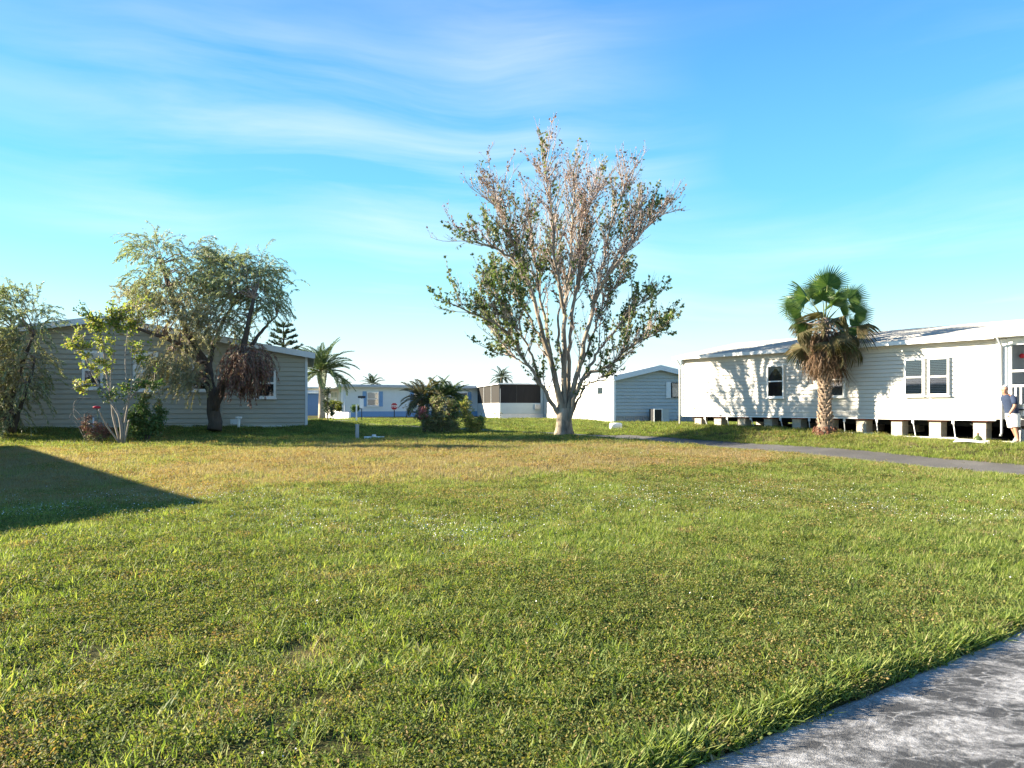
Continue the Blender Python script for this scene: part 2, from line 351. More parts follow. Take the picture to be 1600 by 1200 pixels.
def ground_z(x, y):
    x = np.asarray(x, float); y = np.asarray(y, float)
    z = 0.36 * sstep(12.5, 30, y) - 0.03 * np.exp(-((y - 15.5) / 3.0) ** 2)
    z = z + 0.05 * sstep(35, 80, y)
    z = z + 0.32 * (1 - sstep(0.9, 3.3, rect_dist(x, y, HR_O, HR_T, -0.2, 18, 0, 8)))
    z = z + 0.26 * (1 - sstep(0.3, 4.2, rect_dist(x, y, HL_O, HL_T, 0, HL_W, 0, 10)))
    rs = road_s(x, y)
    z = z - 0.09 * np.exp(-(rs / 2.2) ** 2) * sstep(6, 14, y)
    z = z + (0.022 * np.sin(x * 0.9 + 1.3 * np.sin(y * 0.45)) + 0.018 * np.sin(y * 1.15 + 0.7 * x + 1.0)) * (1 - 0.5 * sstep(20, 40, y))
    z = z + (0.050 * (fbm(x * 1.7, y * 1.7, 71) - .5) + 0.045 * (fbm(x * 4.5, y * 4.5, 75) - .5)) * (1 - 0.6 * sstep(12, 24, y))
    m = sstep(-0.10, 0.25, drive_s(x, y)) * (1 - sstep(9, 11, y)) * (1 - sstep(8, 10, x))
    z = z * (1 - m) - 0.09 * m
    return z
def gz(x, y): return float(ground_z(x, y))
def dryness(x, y):
    """0 green .. 1 straw brown: the dry part of the vacant lot"""
    n = fbm(x * 0.55, y * 0.35, 3) - 0.5
    s = -(x + 4.1) * 0.48 + (y - 12.8) * 0.877 + n * 3.0
    d = sstep(-0.5, 1.2, s) * (1 - sstep(22.5, 27.5, y + n * 3.5 + 0.15 * np.abs(x)))
    d = d * np.clip(0.86 + 1.3 * (fbm(x * 0.9, y * 0.9, 9) - 0.5), 0.15, 1)
    d = d * (1 - sstep(-2.2, -1.2, road_s(x, y)) * 0.35) * (1 - sstep(-0.4, 0.4, road_s(x, y)) * 0.9)
    spots = sstep(0.60, 0.82, fbm(x * 3.2 + 7, y * 2.6, 21)) * 0.45
    spots = spots + 0.22 * sstep(8, 12.5, y) * sstep(0.35, 0.6, fbm(x * 0.8, y * 0.8, 25))
    return np.clip(np.maximum(d, spots * (1 - sstep(24, 30, y))), 0, 1)

def make_ground():
    # rows get coarser with distance; one sheet to the horizon
    ys = np.concatenate([np.arange(-6, 2, 0.4), np.arange(2, 13, 0.13), np.arange(13, 30, 0.3), np.arange(30, 60, 0.8), np.arange(60, 120, 3), np.array([130, 150, 180, 230, 300, 420, 600, 900, 1400])])
    xs = np.concatenate([-np.array([1400, 900, 500, 300, 180, 120, 80, 60])[:], np.arange(-46, -20, 1.2), np.arange(-20, -9, 0.35), np.arange(-9, 9, 0.13), np.arange(9, 24, 0.35), np.arange(24, 46, 1.2), np.array([50, 60, 80, 120, 180, 300, 500, 900, 1400])])
    X, Y = np.meshgrid(xs, ys); Z = ground_z(X, Y)
    n, m = X.shape
    V = np.stack([X, Y, Z], -1).reshape(-1, 3)
    i = (np.arange(n - 1)[:, None] * m + np.arange(m - 1)[None]).ravel()
    F = np.stack([i, i + 1, i + m + 1, i + m], 1)
    return V, F, dryness(X, Y).ravel()

gm, nt, out = newmat('lawn_soil')
at = nt.nodes.new('ShaderNodeAttribute'); at.attribute_name = 'dry'
ge = nt.nodes.new('ShaderNodeNewGeometry')
na = nd(nt, 'ShaderNodeTexNoise', Vector=ge.outputs['Position'], Scale=3.0, Detail=8.0, Roughness=0.7)
nb = nd(nt, 'ShaderNodeTexNoise', Vector=ge.outputs['Position'], Scale=42.0, Detail=5.0, Roughness=0.7)
green = ramp(nt, na.outputs['Fac'], [(0.3, (0.035, 0.034, 0.016, 1)), (0.7, (0.110, 0.110, 0.035, 1))])
brown = ramp(nt, na.outputs['Fac'], [(0.3, (0.18, 0.125, 0.07, 1)), (0.7, (0.30, 0.23, 0.125, 1))])
cc = mixc_(nt, at.outputs['Fac'], green, brown)
cc = mixc_(nt, 0.75, cc, ramp(nt, nb.outputs['Fac'], [(0.3, (0.45, 0.42, 0.40, 1)), (0.68, (1.35, 1.35, 1.25, 1))]), 'MULTIPLY')
bp = nd(nt, 'ShaderNodeBump', Height=nb.outputs['Fac'], Strength=0.9, Distance=0.05)
p = nd(nt, 'ShaderNodeBsdfPrincipled', Base_Color=cc, Roughness=0.95, Normal=bp.outputs[0]); p.inputs['Specular IOR Level'].default_value = 0.1
nt.links.new(p.outputs[0], out.inputs[0]); M['lawn'] = gm
V, F, dry = make_ground()
me = quads_mesh('ground', V, F, M['lawn']); at_ = me.attributes.new('dry', 'FLOAT', 'POINT'); at_.data.foreach_set('value', dry.astype(np.float32))
for pl in me.polygons: pl.use_smooth = True
g = link(bpy.data.objects.new('ground', me)); tag(g, 'mown lawn of the vacant lot, green near and straw brown beyond', 'lawn', kind='structure')

# asphalt lane and the cross street beyond the stop sign
def asphalt(name, c1, c2, sc):
    m, nt, out = newmat(name); ge = nt.nodes.new('ShaderNodeNewGeometry')
    a = nd(nt, 'ShaderNodeTexNoise', Vector=ge.outputs['Position'], Scale=0.9, Detail=6.0); b = nd(nt, 'ShaderNodeTexNoise', Vector=ge.outputs['Position'], Scale=sc, Detail=3.0)
    c = ramp(nt, a.outputs['Fac'], [(0.35, c1), (0.65, c2)])
    c = mixc_(nt, 0.6, c, ramp(nt, b.outputs['Fac'], [(0.35, (0.6, 0.6, 0.6, 1)), (0.65, (1.3, 1.3, 1.3, 1))]), 'MULTIPLY')
    bp = nd(nt, 'ShaderNodeBump', Height=b.outputs['Fac'], Strength=0.5, Distance=0.01)
    p = nd(nt, 'ShaderNodeBsdfPrincipled', Base_Color=c, Roughness=0.85, Normal=bp.outputs[0]); nt.links.new(p.outputs[0], out.inputs[0]); return m
M['asphalt'] = asphalt('asphalt', (0.066, 0.062, 0.058, 1), (0.105, 0.099, 0.092, 1), 60)
def strip(name, P0, D2, half, t0, t1, dz, mat, step=0.6, wob=0.0):
    ts = np.arange(t0, t1 + step, step); ss = np.linspace(-1, 1, 9); D2 = Vector(D2).normalized(); N2 = Vector((D2[1], -D2[0]))
    T, Q = np.meshgrid(ts, ss, indexing='ij')
    H = half * (1 + 0 * T) + np.where(np.abs(Q) > 0.99, wob * (fbm(T * 1.3 + 50 * (Q + 2), T * 0.9, 31) - 0.5), 0)
    X = P0[0] + D2[0] * T + N2[0] * H * Q; Y = P0[1] + D2[1] * T + N2[1] * H * Q
    Z = ground_z(X, Y) + dz
    V = np.stack([X, Y, Z], -1).reshape(-1, 3); n, m = X.shape
    i = (np.arange(n - 1)[:, None] * m + np.arange(m - 1)[None]).ravel()
    me = quads_mesh(name, V, np.stack([i, i + m, i + m + 1, i + 1], 1), mat)
    return link(bpy.data.objects.new(name, me))
ROAD_H = 1.15
rd = strip('road', ROAD_P, DIR, ROAD_H, -26, 44, 0.016, M['asphalt'], wob=0.35)
tag(rd, 'narrow grey asphalt lane running between the lawn and the white house', 'road', kind='structure')
CROSS_P = Vector((-11.0, 57.5))
rd2 = strip('street', CROSS_P, (1.0, 0.10), 1.8, -30, 6, 0.020, M['asphalt'], wob=0.3)
tag(rd2, 'short stretch of asphalt street in front of the stop sign', 'street', kind='structure')

# driveway with worn white coating
dm, nt, out = newmat('driveway_coating'); ge = nt.nodes.new('ShaderNodeNewGeometry')
mpn = nd(nt, 'ShaderNodeMapping', Vector=ge.outputs['Position'], Scale=(1.0, 1.7, 1.0), Rotation=(0, 0, 0.55))
big = nd(nt, 'ShaderNodeTexNoise', Vector=mpn.outputs[0], Scale=1.3, Detail=10.0, Roughness=0.72, Distortion=0.5)
dis = nd(nt, 'ShaderNodeTexNoise', Vector=mpn.outputs[0], Scale=3.0, Detail=4.0)
vadd = nt.nodes.new('ShaderNodeVectorMath'); vadd.operation = 'MULTIPLY_ADD'
nt.links.new(dis.outputs['Color'], vadd.inputs[0]); vadd.inputs[1].default_value = (0.45, 0.45, 0); nt.links.new(mpn.outputs[0], vadd.inputs[2])
vo = nt.nodes.new('ShaderNodeTexVoronoi'); vo.feature = 'DISTANCE_TO_EDGE'; vo.inputs['Scale'].default_value = 5.5; nt.links.new(vadd.outputs[0], vo.inputs['Vector'])
vein = ramp(nt, vo.outputs['Distance'], [(0.0, (1, 1, 1, 1)), (0.09, (0, 0, 0, 1))])
fine = nd(nt, 'ShaderNodeTexNoise', Vector=ge.outputs['Position'], Scale=26.0, Detail=7.0, Roughness=0.75)
cover = ramp(nt, big.outputs['Fac'], [(0.47, (0, 0, 0, 1)), (0.57, (1, 1, 1, 1))])
brk = ramp(nt, fine.outputs['Fac'], [(0.36, (0, 0, 0, 1)), (0.58, (1, 1, 1, 1))])
# coating lies thick along the lawn edge, breaks into streaks away from it
sp = nt.nodes.new('ShaderNodeSeparateXYZ'); nt.links.new(ge.outputs['Position'], sp.inputs[0])
ed = mth(nt, 'SUBTRACT', mth(nt, 'MULTIPLY', mth(nt, 'SUBTRACT', sp.outputs[0], 0.72), 0.574), mth(nt, 'MULTIPLY', mth(nt, 'SUBTRACT', sp.outputs[1], 3.29), 0.819))
edw = mth(nt, 'ADD', ed, mth(nt, 'MULTIPLY', big.outputs['Fac'], -0.35))
edge = ramp(nt, edw, [(0.0, (0.8, 0.8, 0.8, 1)), (0.13, (0.0, 0.0, 0.0, 1))])
vm = ramp(nt, dis.outputs['Fac'], [(0.34, (0, 0, 0, 1)), (0.52, (1, 1, 1, 1))])
fac = mth(nt, 'MAXIMUM', mth(nt, 'MULTIPLY', mth(nt, 'MULTIPLY', vein, vm), mth(nt, 'ADD', mth(nt, 'MULTIPLY', brk, 0.75), 0.08)), mth(nt, 'MULTIPLY', cover, mth(nt, 'ADD', mth(nt, 'MULTIPLY', brk, 0.65), 0.35)))
fac = mth(nt, 'MAXIMUM', fac, mth(nt, 'MULTIPLY', edge, mth(nt, 'ADD', mth(nt, 'MULTIPLY', brk, 0.4), 0.6)), True)
dark = ramp(nt, fine.outputs['Fac'], [(0.3, (0.022, 0.021, 0.019, 1)), (0.7, (0.065, 0.060, 0.054, 1))])
pale = ramp(nt, fine.outputs['Fac'], [(0.3, (0.24, 0.23, 0.215, 1)), (0.7, (0.46, 0.44, 0.415, 1))])
cc = mixc_(nt, fac, dark, pale)
grit = nd(nt, 'ShaderNodeTexNoise', Vector=ge.outputs['Position'], Scale=160.0, Detail=3.0)
cc = mixc_(nt, 0.7, cc, ramp(nt, grit.outputs['Fac'], [(0.3, (0.6, 0.6, 0.6, 1)), (0.7, (1.35, 1.35, 1.35, 1))]), 'MULTIPLY')
hsum = mth(nt, 'ADD', mth(nt, 'MULTIPLY', fac, 0.5), grit.outputs['Fac'])
bp = nd(nt, 'ShaderNodeBump', Height=hsum, Strength=0.7, Distance=0.008)
p = nd(nt, 'ShaderNodeBsdfPrincipled', Base_Color=cc, Roughness=0.75, Normal=bp.outputs[0]); nt.links.new(p.outputs[0], out.inputs[0]); M['driveway'] = dm
ts = np.arange(-4, 9.01, 0.12); ss = np.concatenate([np.linspace(0, 0.4, 6), np.linspace(0.6, 5.0, 14)])
T, Q = np.meshgrid(ts, ss, indexing='ij')
Q2 = Q + np.where(Q < 0.01, 0.10 * (fbm(T * 2.2, T * 0 + 5, 4) - 0.5) - 0.05, 0)
X = 0.76 + 0.819 * T + 0.574 * Q2; Y = 3.235 + 0.574 * T - 0.819 * Q2
Z = np.where(Q < 0.01, -0.06, -0.010) + 0 * Q
n, m = X.shape; i = (np.arange(n - 1)[:, None] * m + np.arange(m - 1)[None]).ravel()
o = link(bpy.data.objects.new('driveway', quads_mesh('driveway', np.stack([X, Y, Z], -1).reshape(-1, 3), np.stack([i, i + m, i + m + 1, i + 1], 1), M['driveway'])))
tag(o, 'dark driveway with worn white coating beside the grass', 'driveway', kind='structure')

# ------------------------------------------------------------------ houses
def siding(parent, mat, x0, x1, z0, z1, expo, proud=0.016, y=0.0, top=None, name='siding_board', skip=(), gap=0.02):
    """lap boards one by one on the wall plane y (facing -y); top(x) limits the height under a gable; skip: openings (xa,xb,za,zb)"""
    z = z0
    while z < z1 - 0.02:
        zt = min(z + expo, z1)
        spans = [(x0, x1)]
        for xa, xb, za, zb in skip:
            if za < zt - 0.01 and zb > z + 0.01:
                ns = []
                for a, b in spans:
                    if xb <= a or xa >= b: ns.append((a, b)); continue
                    if xa > a + 0.01: ns.append((a, xa))
                    if xb < b - 0.01: ns.append((xb, b))
                spans = ns
        for a, b in spans:
            al, bl, ah, bh = a, b, a, b
            if top:
                l0, r0 = top(z); l1, r1 = top(zt)
                al, bl, ah, bh = max(a, l0), min(b, r0), max(a, l1), min(b, r1)
                if bl - al < 0.05: continue
                if bh < ah: ah = bh = (ah + bh) / 2
            q = proud
            zb = z + gap
            v = [(al, y, zb), (bl, y, zb), (bl, y - q, zb), (al, y - q, zb), (ah, y, zt), (bh, y, zt), (bh, y - q * .45, zt), (ah, y - q * .45, zt)]
            MB().add(v, [(0, 3, 2, 1), (3, 7, 6, 2), (4, 5, 6, 7), (0, 4, 7, 3), (1, 2, 6, 5), (0, 1, 5, 4)]).build(name, mat, parent)
        z += expo

def window(parent, x0, x1, z0, z1, y=0.0, fr=0.05, mat='white', kind='plain', depth=0.10, sill=True, rail=True, glass='glass_see', mull=0):
    """double-hung window proud of the wall plane; frame > panes, curtain or blind, sill"""
    f = MB()
    a, b = y - depth, y + 0.01
    f.box(x0, x1, a, b, z1 - fr, z1); f.box(x0, x1, a, b, z0, z0 + fr); f.box(x0, x0 + fr, a, b, z0 + fr, z1 - fr); f.box(x1 - fr, x1, a, b, z0 + fr, z1 - fr)
    zm = (z0 + z1) / 2
    if rail: f.box(x0 + fr, x1 - fr, a + 0.006, b, zm - fr * 0.45, zm + fr * 0.45)
    for k in range(mull):
        xm = x0 + (x1 - x0) * (k + 1) / (mull + 1); f.box(xm - fr * .4, xm + fr * .4, a + 0.004, b, z0 + fr, z1 - fr)
    w = f.build('window', M[mat], parent)
    MB().box(x0 + fr * .6, x1 - fr * .6, y - 0.062, y - 0.045, z0 + fr * .6, z1 - fr * .6).build('backing', M['interior'], w)
    if kind == 'blind':
        bl = MB(); z = z0 + fr
        while z < z1 - fr:
            bl.add([(x0 + fr, y - .078, z), (x1 - fr, y - .078, z), (x1 - fr, y - .066, z + 0.030), (x0 + fr, y - .066, z + 0.030)], [(0, 1, 2, 3)]); z += 0.052
        bl.build('blind', M['blind'], w)
    elif kind == 'half':      # light shade drawn behind the upper sash
        MB().box(x0 + fr, x1 - fr, y - 0.074, y - 0.066, zm, z1 - fr).build('shade', M['curtain'], w)
    elif kind == 'swag':
        n = 9; v = []; fc = []
        for i in range(n + 1):
            u = i / n; xx = x0 + fr + (x1 - x0 - 2 * fr) * u
            v += [(xx, y - 0.068 - 0.008 * (i % 2), z1 - fr), (xx, y - 0.068 - 0.008 * (i % 2), zm + (z1 - zm) * (0.25 + 0.62 * abs(2 * u - 1) ** 1.6 * -1 + 0.55))]
        fc = [(2 * i, 2 * i + 1, 2 * i + 3, 2 * i + 2) for i in range(n)]
        MB().add(v, fc).build('curtain', M['curtain'], w)
    if rail:
        MB().box(x0 + fr, x1 - fr, y - 0.088, y - 0.084, zm + fr * .45, z1 - fr).build('pane', M[glass], w)
        MB().box(x0 + fr, x1 - fr, y - 0.085, y - 0.081, z0 + fr, zm - fr * .45).build('pane', M[glass], w)
    else:
        MB().box(x0 + fr, x1 - fr, y - 0.088, y - 0.084, z0 + fr, z1 - fr).build('pane', M[glass], w)
    if sill: MB().box(x0 - 0.03, x1 + 0.03, y - depth - 0.03, y - 0.002, z0 - 0.05, z0 - 0.002).build('sill', M[mat], w)
    return w

# --- white manufactured home on piers (local x along its long wall, y into the house, z = 0 at the ground datum)
hr = thing('manufactured_home', 'long white lap-sided home raised on concrete piers beside the lane', 'house', (HR_O.x, HR_O.y, 0), HR_T)
ZB, ZE, LEN, DEP = 1.16, 3.52, 18.0, 8.0
PX0, PX1, PD = 12.22, 17.6, 2.3          # porch recess
core = MB()
core.box(0.0, PX0 - 0.02, 0.012, DEP, ZB, ZE); core.box(PX0 - 0.02, PX1, PD, DEP, ZB, ZE); core.box(PX1, LEN, 0.012, DEP, ZB, ZE)
core.build('wall', M['white_siding'], hr)
siding(hr, M['white_siding'], 0.10, 11.93, ZB, ZE - 0.10, 0.132, 0.034, y=0.010, gap=0.020)
for xa, xb in ((0.0, 0.10), (11.93, PX0)):
    MB().box(xa, xb, -0.04, 0.05, ZB - 0.0, ZE - 0.05).build('corner_board', M['white'], hr)
MB().box(PX1, LEN, -0.02, 0.01, ZB, ZE - 0.05).build('corner_board', M['white'], hr)
MB().box(0.0, 11.93, -0.030, 0.004, ZB - 0.05, ZB - 0.003).build('bottom_rail', M['white'], hr)
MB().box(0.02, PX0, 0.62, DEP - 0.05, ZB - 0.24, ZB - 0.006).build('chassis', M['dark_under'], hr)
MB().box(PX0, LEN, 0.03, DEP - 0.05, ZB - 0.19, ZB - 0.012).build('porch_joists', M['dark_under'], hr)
MB().box(0.05, LEN - 0.05, DEP - 0.12, DEP - 0.06, 0.3, ZB - 0.02).build('rear_light_blocker', M['dark_under'], hr)  # added dark panel, stops light passing under the house from behind
MB().box(LEN - 0.12, LEN - 0.06, 0.1, DEP - 0.13, 0.3, ZB - 0.02).build('end_light_blocker', M['dark_under'], hr)  # added likewise at the far end, keeps light out of the crawl space
cs_ = MB(); us, vs = np.linspace(0.1, LEN - 0.13, 19), np.linspace(0.10, DEP - 0.13, 9)  # near-black sheet over the ground: crawl space shade put into colour
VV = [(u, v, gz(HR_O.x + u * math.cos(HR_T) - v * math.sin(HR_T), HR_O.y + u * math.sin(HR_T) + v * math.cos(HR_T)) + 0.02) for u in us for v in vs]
cs_.add(VV, [(a * 9 + b, (a + 1) * 9 + b, (a + 1) * 9 + b + 1, a * 9 + b + 1) for a in range(18) for b in range(8)]); cs_.build('crawl_space_shade', M['dark_under'], hr)
# gable end towards the far side and the end wall
MB().prism([(0.0, ZE), (DEP, ZE), (DEP / 2, ZE + 0.76)], 0.0, 0.08, 'x').build('gable', M['white_siding'], hr)
# roof: two slopes with shingle courses
pitch = 0.80 / 4.3; oh = 0.30
RZ = 3.62
for sgn in (1, -1):
    rf = MB(); nc = 28
    for k in range(nc):
        u0, u1 = k / nc, (k + 1) / nc
        ya, yb = -oh + (DEP / 2 + oh) * u0, -oh + (DEP / 2 + oh) * u1
        za, zb = RZ + pitch * (ya + oh), RZ + pitch * (yb + oh)
        if sgn < 0: ya, yb = DEP - ya, DEP - yb
        rf.add([(-0.25, ya, za + 0.012), (LEN + .3, ya, za + 0.012), (LEN + .3, yb, zb), (-0.25, yb, zb)], [(0, 1, 2, 3)])
        rf.add([(-0.25, ya, za - 0.01), (LEN + .3, ya, za - 0.01), (LEN + .3, ya, za + 0.012), (-0.25, ya, za + 0.012)], [(0, 1, 2, 3)])
    rf.build('roof', M['roof_light'], hr)
und = MB().prism([(-oh + 0.01, RZ - 0.02), (DEP / 2, RZ - 0.02 + pitch * (DEP / 2 + oh)), (DEP + oh - 0.01, RZ - 0.02), (DEP + oh - 0.01, RZ - 0.10), (-oh + 0.01, RZ - 0.10)], -0.24, LEN + .29, 'x')
und.build('soffit', M['white'], hr)
MB().box(-0.26, 11.98, -oh - 0.025, -oh + 0.012, RZ - 0.13, RZ - 0.003).build('fascia', M['white'], hr)
gut = MB()
gut.add([(12.08, -oh - 0.03, RZ - 0.11), (LEN + .3, -oh - 0.03, RZ - 0.11), (LEN + .3, -oh - 0.13, RZ - 0.10), (12.08, -oh - 0.13, RZ - 0.10), (12.08, -oh - 0.15, RZ - 0.005), (LEN + .3, -oh - 0.15, RZ - 0.005), (LEN + .3, -oh - 0.03, RZ - 0.02), (12.08, -oh - 0.03, RZ - 0.02)],
        [(0, 1, 2, 3), (3, 2, 5, 4), (0, 3, 4, 7), (1, 6, 5, 2)])
gut.build('gutter', M['white'], hr)
MB().tube([(12.10, -oh - 0.09, RZ - 0.1), (12.10, -0.08, RZ - 0.35), (12.10, -0.08, ZB - 0.4), (12.10, -0.16, ZB - 0.48)], 0.035, 6).build('downspout', M['grey_metal'], hr)
MB().tube([(-0.06, -oh - 0.02, RZ - 0.1), (-0.06, -0.06, RZ - 0.34), (-0.06, -0.06, 0.78)], 0.04, 6).build('downspout', M['white'], hr)
window(hr, 4.24, 4.95, 1.86, 3.06, y=0.0, kind='swag')
window(hr, 6.60, 7.30, 1.86, 3.06, y=0.0, kind='plain')
window(hr, 9.32, 9.93, 1.87, 3.04, y=0.0, kind='blind')
window(hr, 10.06, 10.67, 1.87, 3.04, y=0.0, kind='blind')
MB().box(0.55, 0.68, -0.05, -0.012, 1.42, 1.54).build('outlet_box', M['white'], hr)
# porch: siding at the back and side, beam, post, railing, deck
MB().box(PX0 - 0.03, PX1, 0.0, PD, ZB - 0.01, ZB + 0.04).build('porch_deck', M['grey_metal'], hr)
siding(hr, M['porch_siding'], PX0, PX1, ZB + 0.04, ZE, 0.13, 0.016, y=PD)
MB().box(PX0 - 0.018, PX0 + 0.0, 0.06, PD, ZB + 0.045, ZE - 0.02).build('porch_side_wall', M['porch_siding'], hr)
MB().box(PX0, PX1, -0.02, 0.10, ZE - 0.22, ZE - 0.012).build('porch_beam', M['white'], hr)
MB().box(PX0 + 0.002, PX0 + 0.10, -0.012, 0.08, ZB + 0.042, ZE - 0.222).build('porch_post', M['white'], hr)
MB().box(PX0 + 2.5, PX0 + 2.6, -0.012, 0.08, ZB + 0.042, ZE - 0.222).build('porch_post', M['white'], hr)
MB().box(PX0 + 0.10, PX0 + 2.5, 0.005, 0.055, ZB + 1.36, ZB + 1.42).build('screen_rail', M['white'], hr)
rl = MB().box(PX0 + 0.10, PX0 + 2.5, -0.015, 0.045, ZB + 0.93, ZB + 0.99).box(PX0 + 0.10, PX0 + 2.5, -0.005, 0.035, ZB + 0.12, ZB + 0.17).build('railing', M['white'], hr)
for k in range(17): MB().box(PX0 + 0.18 + k * 0.135, PX0 + 0.222 + k * 0.135, 0.0, 0.03, ZB + 0.17, ZB + 0.93).build('baluster', M['white'], rl)
MB().box(PX0 + 0.85, PX0 + 3.2, PD - 0.06, PD - 0.022, ZB + 0.95, ZB + 1.38).build('porch_window', M['deep_blue'], hr)
# lamp and box on the porch wall
MB().box(PX0 + 0.98, PX0 + 1.24, PD - 0.12, PD - 0.02, ZB + 1.62, ZB + 2.0).build('wall_box', M['block'], hr)
# piers with cap boards and wedges; second row behind in the dark
def pier(x, y, w, zg, cap=True):
    b = MB(); nrow = 3; h = (ZB - 0.10 - zg + 0.06) / nrow
    for r in range(nrow):
        b.box(x - w / 2 + (0.004 if r % 2 else 0), x + w / 2 - (0.003 if r % 2 else 0), y, y + 0.40, zg - 0.06 + r * h, zg - 0.06 + (r + 1) * h - 0.006)
    o = b.build('pier', M['block'], hr)
    if cap:
        MB().box(x - w / 2 - 0.04, x + w / 2 + 0.04, y - 0.01, y + 0.41, ZB - 0.105, ZB - 0.06).build('cap_board', M['wood_red'], o)
    return o
cth, sth = math.cos(HR_T), math.sin(HR_T)
def hr_ground(lx, ly): return gz(HR_O.x + lx * cth - ly * sth, HR_O.y + lx * sth + ly * cth)
for x in (0.75, 1.76, 2.92, 4.12, 5.33, 6.56, 7.78, 8.97, 10.16, 11.43):
    pier(x, 0.14, 0.35, hr_ground(x, 0.3))
for x in (1.2, 3.0, 4.5, 7.0, 8.4, 11.7): pier(x, 2.4, 0.40, hr_ground(x, 2.5), True)
for x in (0.4, 2.4, 5.2, 9.6): pier(x, 4.8, 0.40, hr_ground(x, 5.0), False)
for x, lean in ((1.22, 0.12), (2.33, 0.10), (3.45, 0.16), (4.75, 0.10), (5.93, 0.0), (7.25, 0.0), (8.38, 0.02), (9.55, 0.08), (10.75, 0.06), (12.35, 0.12)):
    zg = hr_ground(x, 0.0)
    MB().tube([(x, 0.02, ZB - 0.02), (x + lean * .3, 0.0, ZB - 0.18), (x + lean, 0.05, zg - 0.03)], [0.026, 0.018, 0.016], 4, smooth=False).build('tie_down_strap', M['strap'], hr)
    MB().box(x - 0.035, x + 0.035, -0.01, 0.03, ZB - 0.16, ZB - 0.055).build('strap_bracket', M['strap'], hr)
for a, b in (((0.95, 0.9, ZB - .25), (1.7, 0.5, 0.80)), ((2.2, 0.8, 0.72), (2.85, 0.6, 0.95)), ((10.9, 0.7, 1.02), (11.35, 0.4, 0.86)), ((12.5, 0.2, 0.68), (13.0, 0.4, 0.86))):
    MB().tube([a, b], 0.03, 6).build('drain_pipe', M['white'], hr)
for xa, xb in ((5.6, 6.75), (6.80, 8.3), (8.34, 10.9), (11.5, 13.4)):
    zg = (hr_ground(xa, 0) + hr_ground(xb, 0)) / 2
    MB().box(xa, xb, -0.06, 0.015, zg - 0.02, zg + 0.045).build('skirting_track', M['white'], hr)

def gable_house(root, wx, dy, zg, ze, zr, mats, oh=0.3, expo=0.2, front_only=True, ridge_frac=0.5, side_board=False, fasc=0.24, skip=(), gap=0.03):
    """gable wall faces -y, ridge runs along y; zg ground, ze eave, zr ridge"""
    wall, roof, fas = mats; xr = wx * ridge_frac
    core = MB(); core.prism([(0, zg - 0.3), (wx, zg - 0.3), (wx, ze), (xr, zr), (0, ze)], 0.02, dy, 'y'); core.build('wall', wall, root)
    sl, sr = (zr - ze) / xr, (zr - ze) / (wx - xr)
    def top(z):
        if z <= ze: return (0, wx)
        return ((z - ze) / sl, wx - (z - ze) / sr)
    siding(root, wall, 0.09, wx - 0.09, zg - 0.05, zr - 0.05, expo, 0.05, y=0.018, top=top, skip=skip, gap=gap)
    for xa, xb in ((-0.012, 0.09), (wx - 0.09, wx + 0.012)):
        MB().box(xa, xb, -0.05, 0.12, zg - 0.06, ze - 0.02).build('corner_board', fas, root)
    for s in (0, 1):
        if s == 0: P = [(-oh, ze - sl * oh + 0.05), (xr, zr + 0.05), (xr, zr + 0.15), (-oh, ze - sl * oh + 0.15)]
        else: P = [(xr, zr + 0.05), (wx + oh, ze - sr * oh + 0.05), (wx + oh, ze - sr * oh + 0.15), (xr, zr + 0.15)]
        MB().prism(P, -0.35, dy + 0.35, 'y').build('roof', roof, root)
        Q = [(p[0], p[1] + (0.012 if i > 1 else -fasc + 0.10)) for i, p in enumerate(P)]
        MB().prism(Q, -0.385, -0.352, 'y').build('bargeboard', fas, root)
        xe = -oh if s == 0 else wx + oh; zz = ze - (sl if s == 0 else sr) * oh
        MB().box(xe - 0.03 if s == 0 else xe + 0.002, xe - 0.002 if s == 0 else xe + 0.03, -0.38, dy + 0.36, zz - 0.06, zz + 0.155).build('fascia', fas, root)

# --- sage green home behind the weeping tree
ZL = gz(-14, 31.0)
hl = thing('manufactured_home', 'sage green lap-sided gabled home behind the weeping tree', 'house', (HL_O.x, HL_O.y, 0), HL_T)
gable_house(hl, HL_W, 10.0, ZL, 3.72, 5.00, (M['sage_siding'], M['roof_grey'], M['fascia']), expo=0.20, ridge_frac=0.505)
def hl_s(px):
    k = (px - 800) / FPX; c, s_ = math.cos(HL_T), math.sin(HL_T)
    return (HL_R.x - k * HL_R.y) / (c - k * s_)
def lx(px): return HL_W - hl_s(px)
def lz(py, px): return CAMZ + (HORIZ - py) / FPX * (HL_R.y - math.sin(HL_T) * hl_s(px))
window(hl, lx(129), lx(162), lz(608, 129), lz(548, 129), fr=0.10, kind='half')
window(hl, lx(209), lx(248), lz(611, 209), lz(550, 209), fr=0.11, kind='half', mull=0)
window(hl, lx(398), lx(431), lz(622, 398), lz(575, 398), fr=0.09, kind='half')
window(hl, lx(300), lx(328), lz(611, 300), lz(555, 300), fr=0.09, kind='half')
MB().box(lx(345), lx(348), -0.05, 0.0, ZL - 0.02, lz(560, 346)).build('downspout', M['sage_siding'], hl)
MB().box(lx(360), lx(376), -0.04, 0.0, lz(663, 366), lz(655, 366)).build('vent_panel', M['fascia'], hl)
MB().box(-0.02, HL_W + 0.02, -0.06, 0.0, ZL - 0.08, ZL + 0.045).build('base_trim', M['fascia'], hl)

